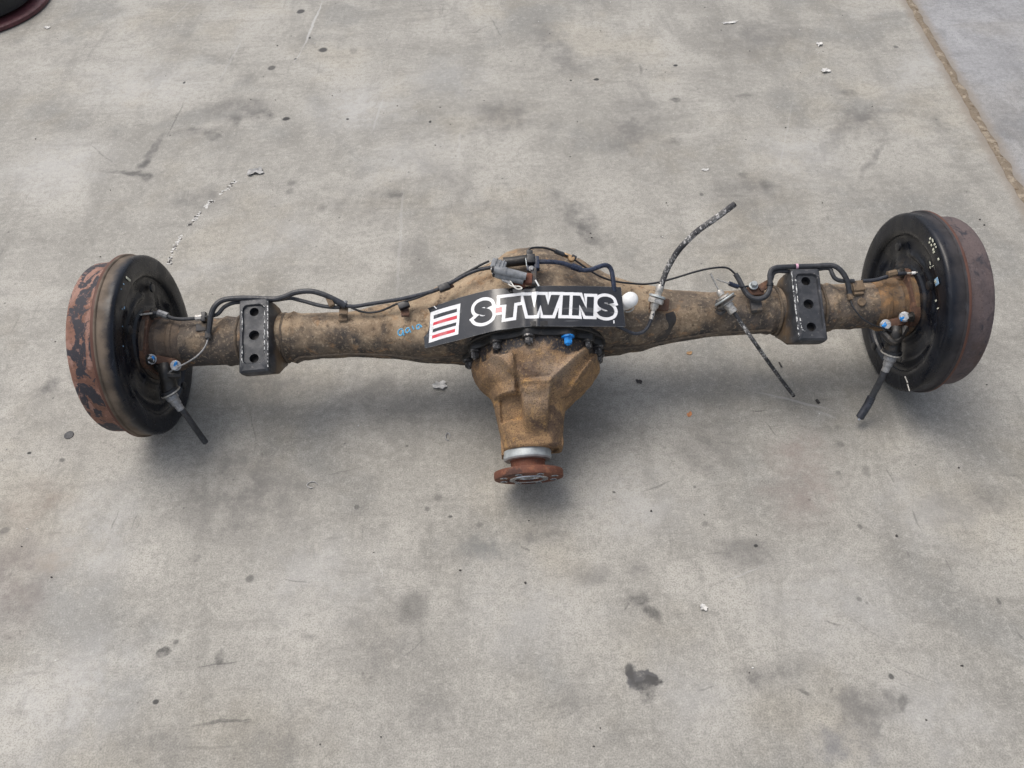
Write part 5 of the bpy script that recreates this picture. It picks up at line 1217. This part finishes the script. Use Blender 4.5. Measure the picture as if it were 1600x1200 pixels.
st_ = MB().tube([Vector((0.5653,0.8502,0))+Vector((0, 0, .003)), Vector((0.568,0.8426,0))+Vector((0, 0, .003))], .0026, 8, 2).build('dirt_crumb', M['flakeb'], None); tag(st_, 'black crumb between the cut cable end and the right parking brake cable', 'crumb')
# chipped crack behind the left drum: broken white chips
def chips(name, pts, mat, r0, r1, seed, z=.0, hk=1.):
    rs = random.Random(seed); mb = MB()
    for (x, y) in pts:
        n = rs.choice((5, 6, 7)); r = rs.uniform(r0, r1); a0 = rs.random()*6; h = rs.uniform(.0006, .0022)*hk
        asp = rs.uniform(.45, 1.)
        o = [Vector((x+r*rs.uniform(.6, 1.2)*cos(a0+2*pi*k/n), y+r*asp*rs.uniform(.6, 1.2)*sin(a0+2*pi*k/n), z)) for k in range(n)]
        mb.rings([o, [Vector((x+(p.x-x)*.8, y+(p.y-y)*.8, z+h*rs.uniform(.6, 1.3))) for p in o]])
    ob = mb.build(name, M[mat], None, 20); ob['kind'] = 'stuff'; return ob
CR = crom([(*p[:2], 0) for p in [(-0.6589,1.5893,0),(-0.6749,1.5581,0),(-0.6937,1.5278,0),(-0.7063,1.5071,0),(-0.7163,1.4819,0),(-0.7255,1.4548,0),(-0.7381,1.4238,0),(-0.7435,1.3953,0),(-0.7507,1.3567,0),(-0.7519,1.325,0),(-0.7527,1.3043,0)]], 10)
rs = random.Random(3); pw, pd = [], []
for p in CR:
    for _ in range(3):
        q = (p.x+rs.gauss(0, .0026), p.y+rs.gauss(0, .0034))
        if noise.noise((p.x*28, p.y*28, 4)) > -.15: (pw if rs.random() < .62 else pd).append(q)
chips('paint_chips', pw, 'scrapw', .0012, .0042, 1, 0., .45); chips('dark_grit', pd, 'flakeb', .0012, .0044, 2, 0., .45)
rs = random.Random(11)
gw = [(rs.uniform(-1.5, 1.15), .3+2.2*rs.random()**1.1) for _ in range(110)]; gd = [(rs.uniform(-1.5, 1.15), .25+2.2*rs.random()**1.1) for _ in range(120)]
chips('white_grit', gw, 'scrapw', .0008, .0024, 5); chips('black_grit', gd, 'flakeb', .0008, .0026, 6)

# ------------------------------------------------------------------ made-up dark shape with a red rim, for an unidentified corner blur
tc = Vector((-1.6682,2.5657,0)); 
M['standinblack'] = plain('standin_black', (.020, .022, .024), .6, 0, .3, 60)
M['standinred'] = plain('standin_red', (.10, .034, .038), .5, 0, .25, 60)
tub = MB().lathe(tc, (0, 0, 1), [(.012, .150), (.012, .160), (.030, .195), (.075, .205), (.082, .200), (.084, .190), (.078, .184), (.034, .176), (.030, .14)], 56).build('tub', M['standinblack'], None)
tag(tub, 'dark shape with a red lower rim standing in for an unidentified blur in the far left corner', 'tub')
MB().lathe(tc, (0, 0, 1), [(0, .186), (0, .222), (.004, .228), (.014, .228), (.018, .222), (.018, .186)], 56).build('rim', M['standinred'], tub)
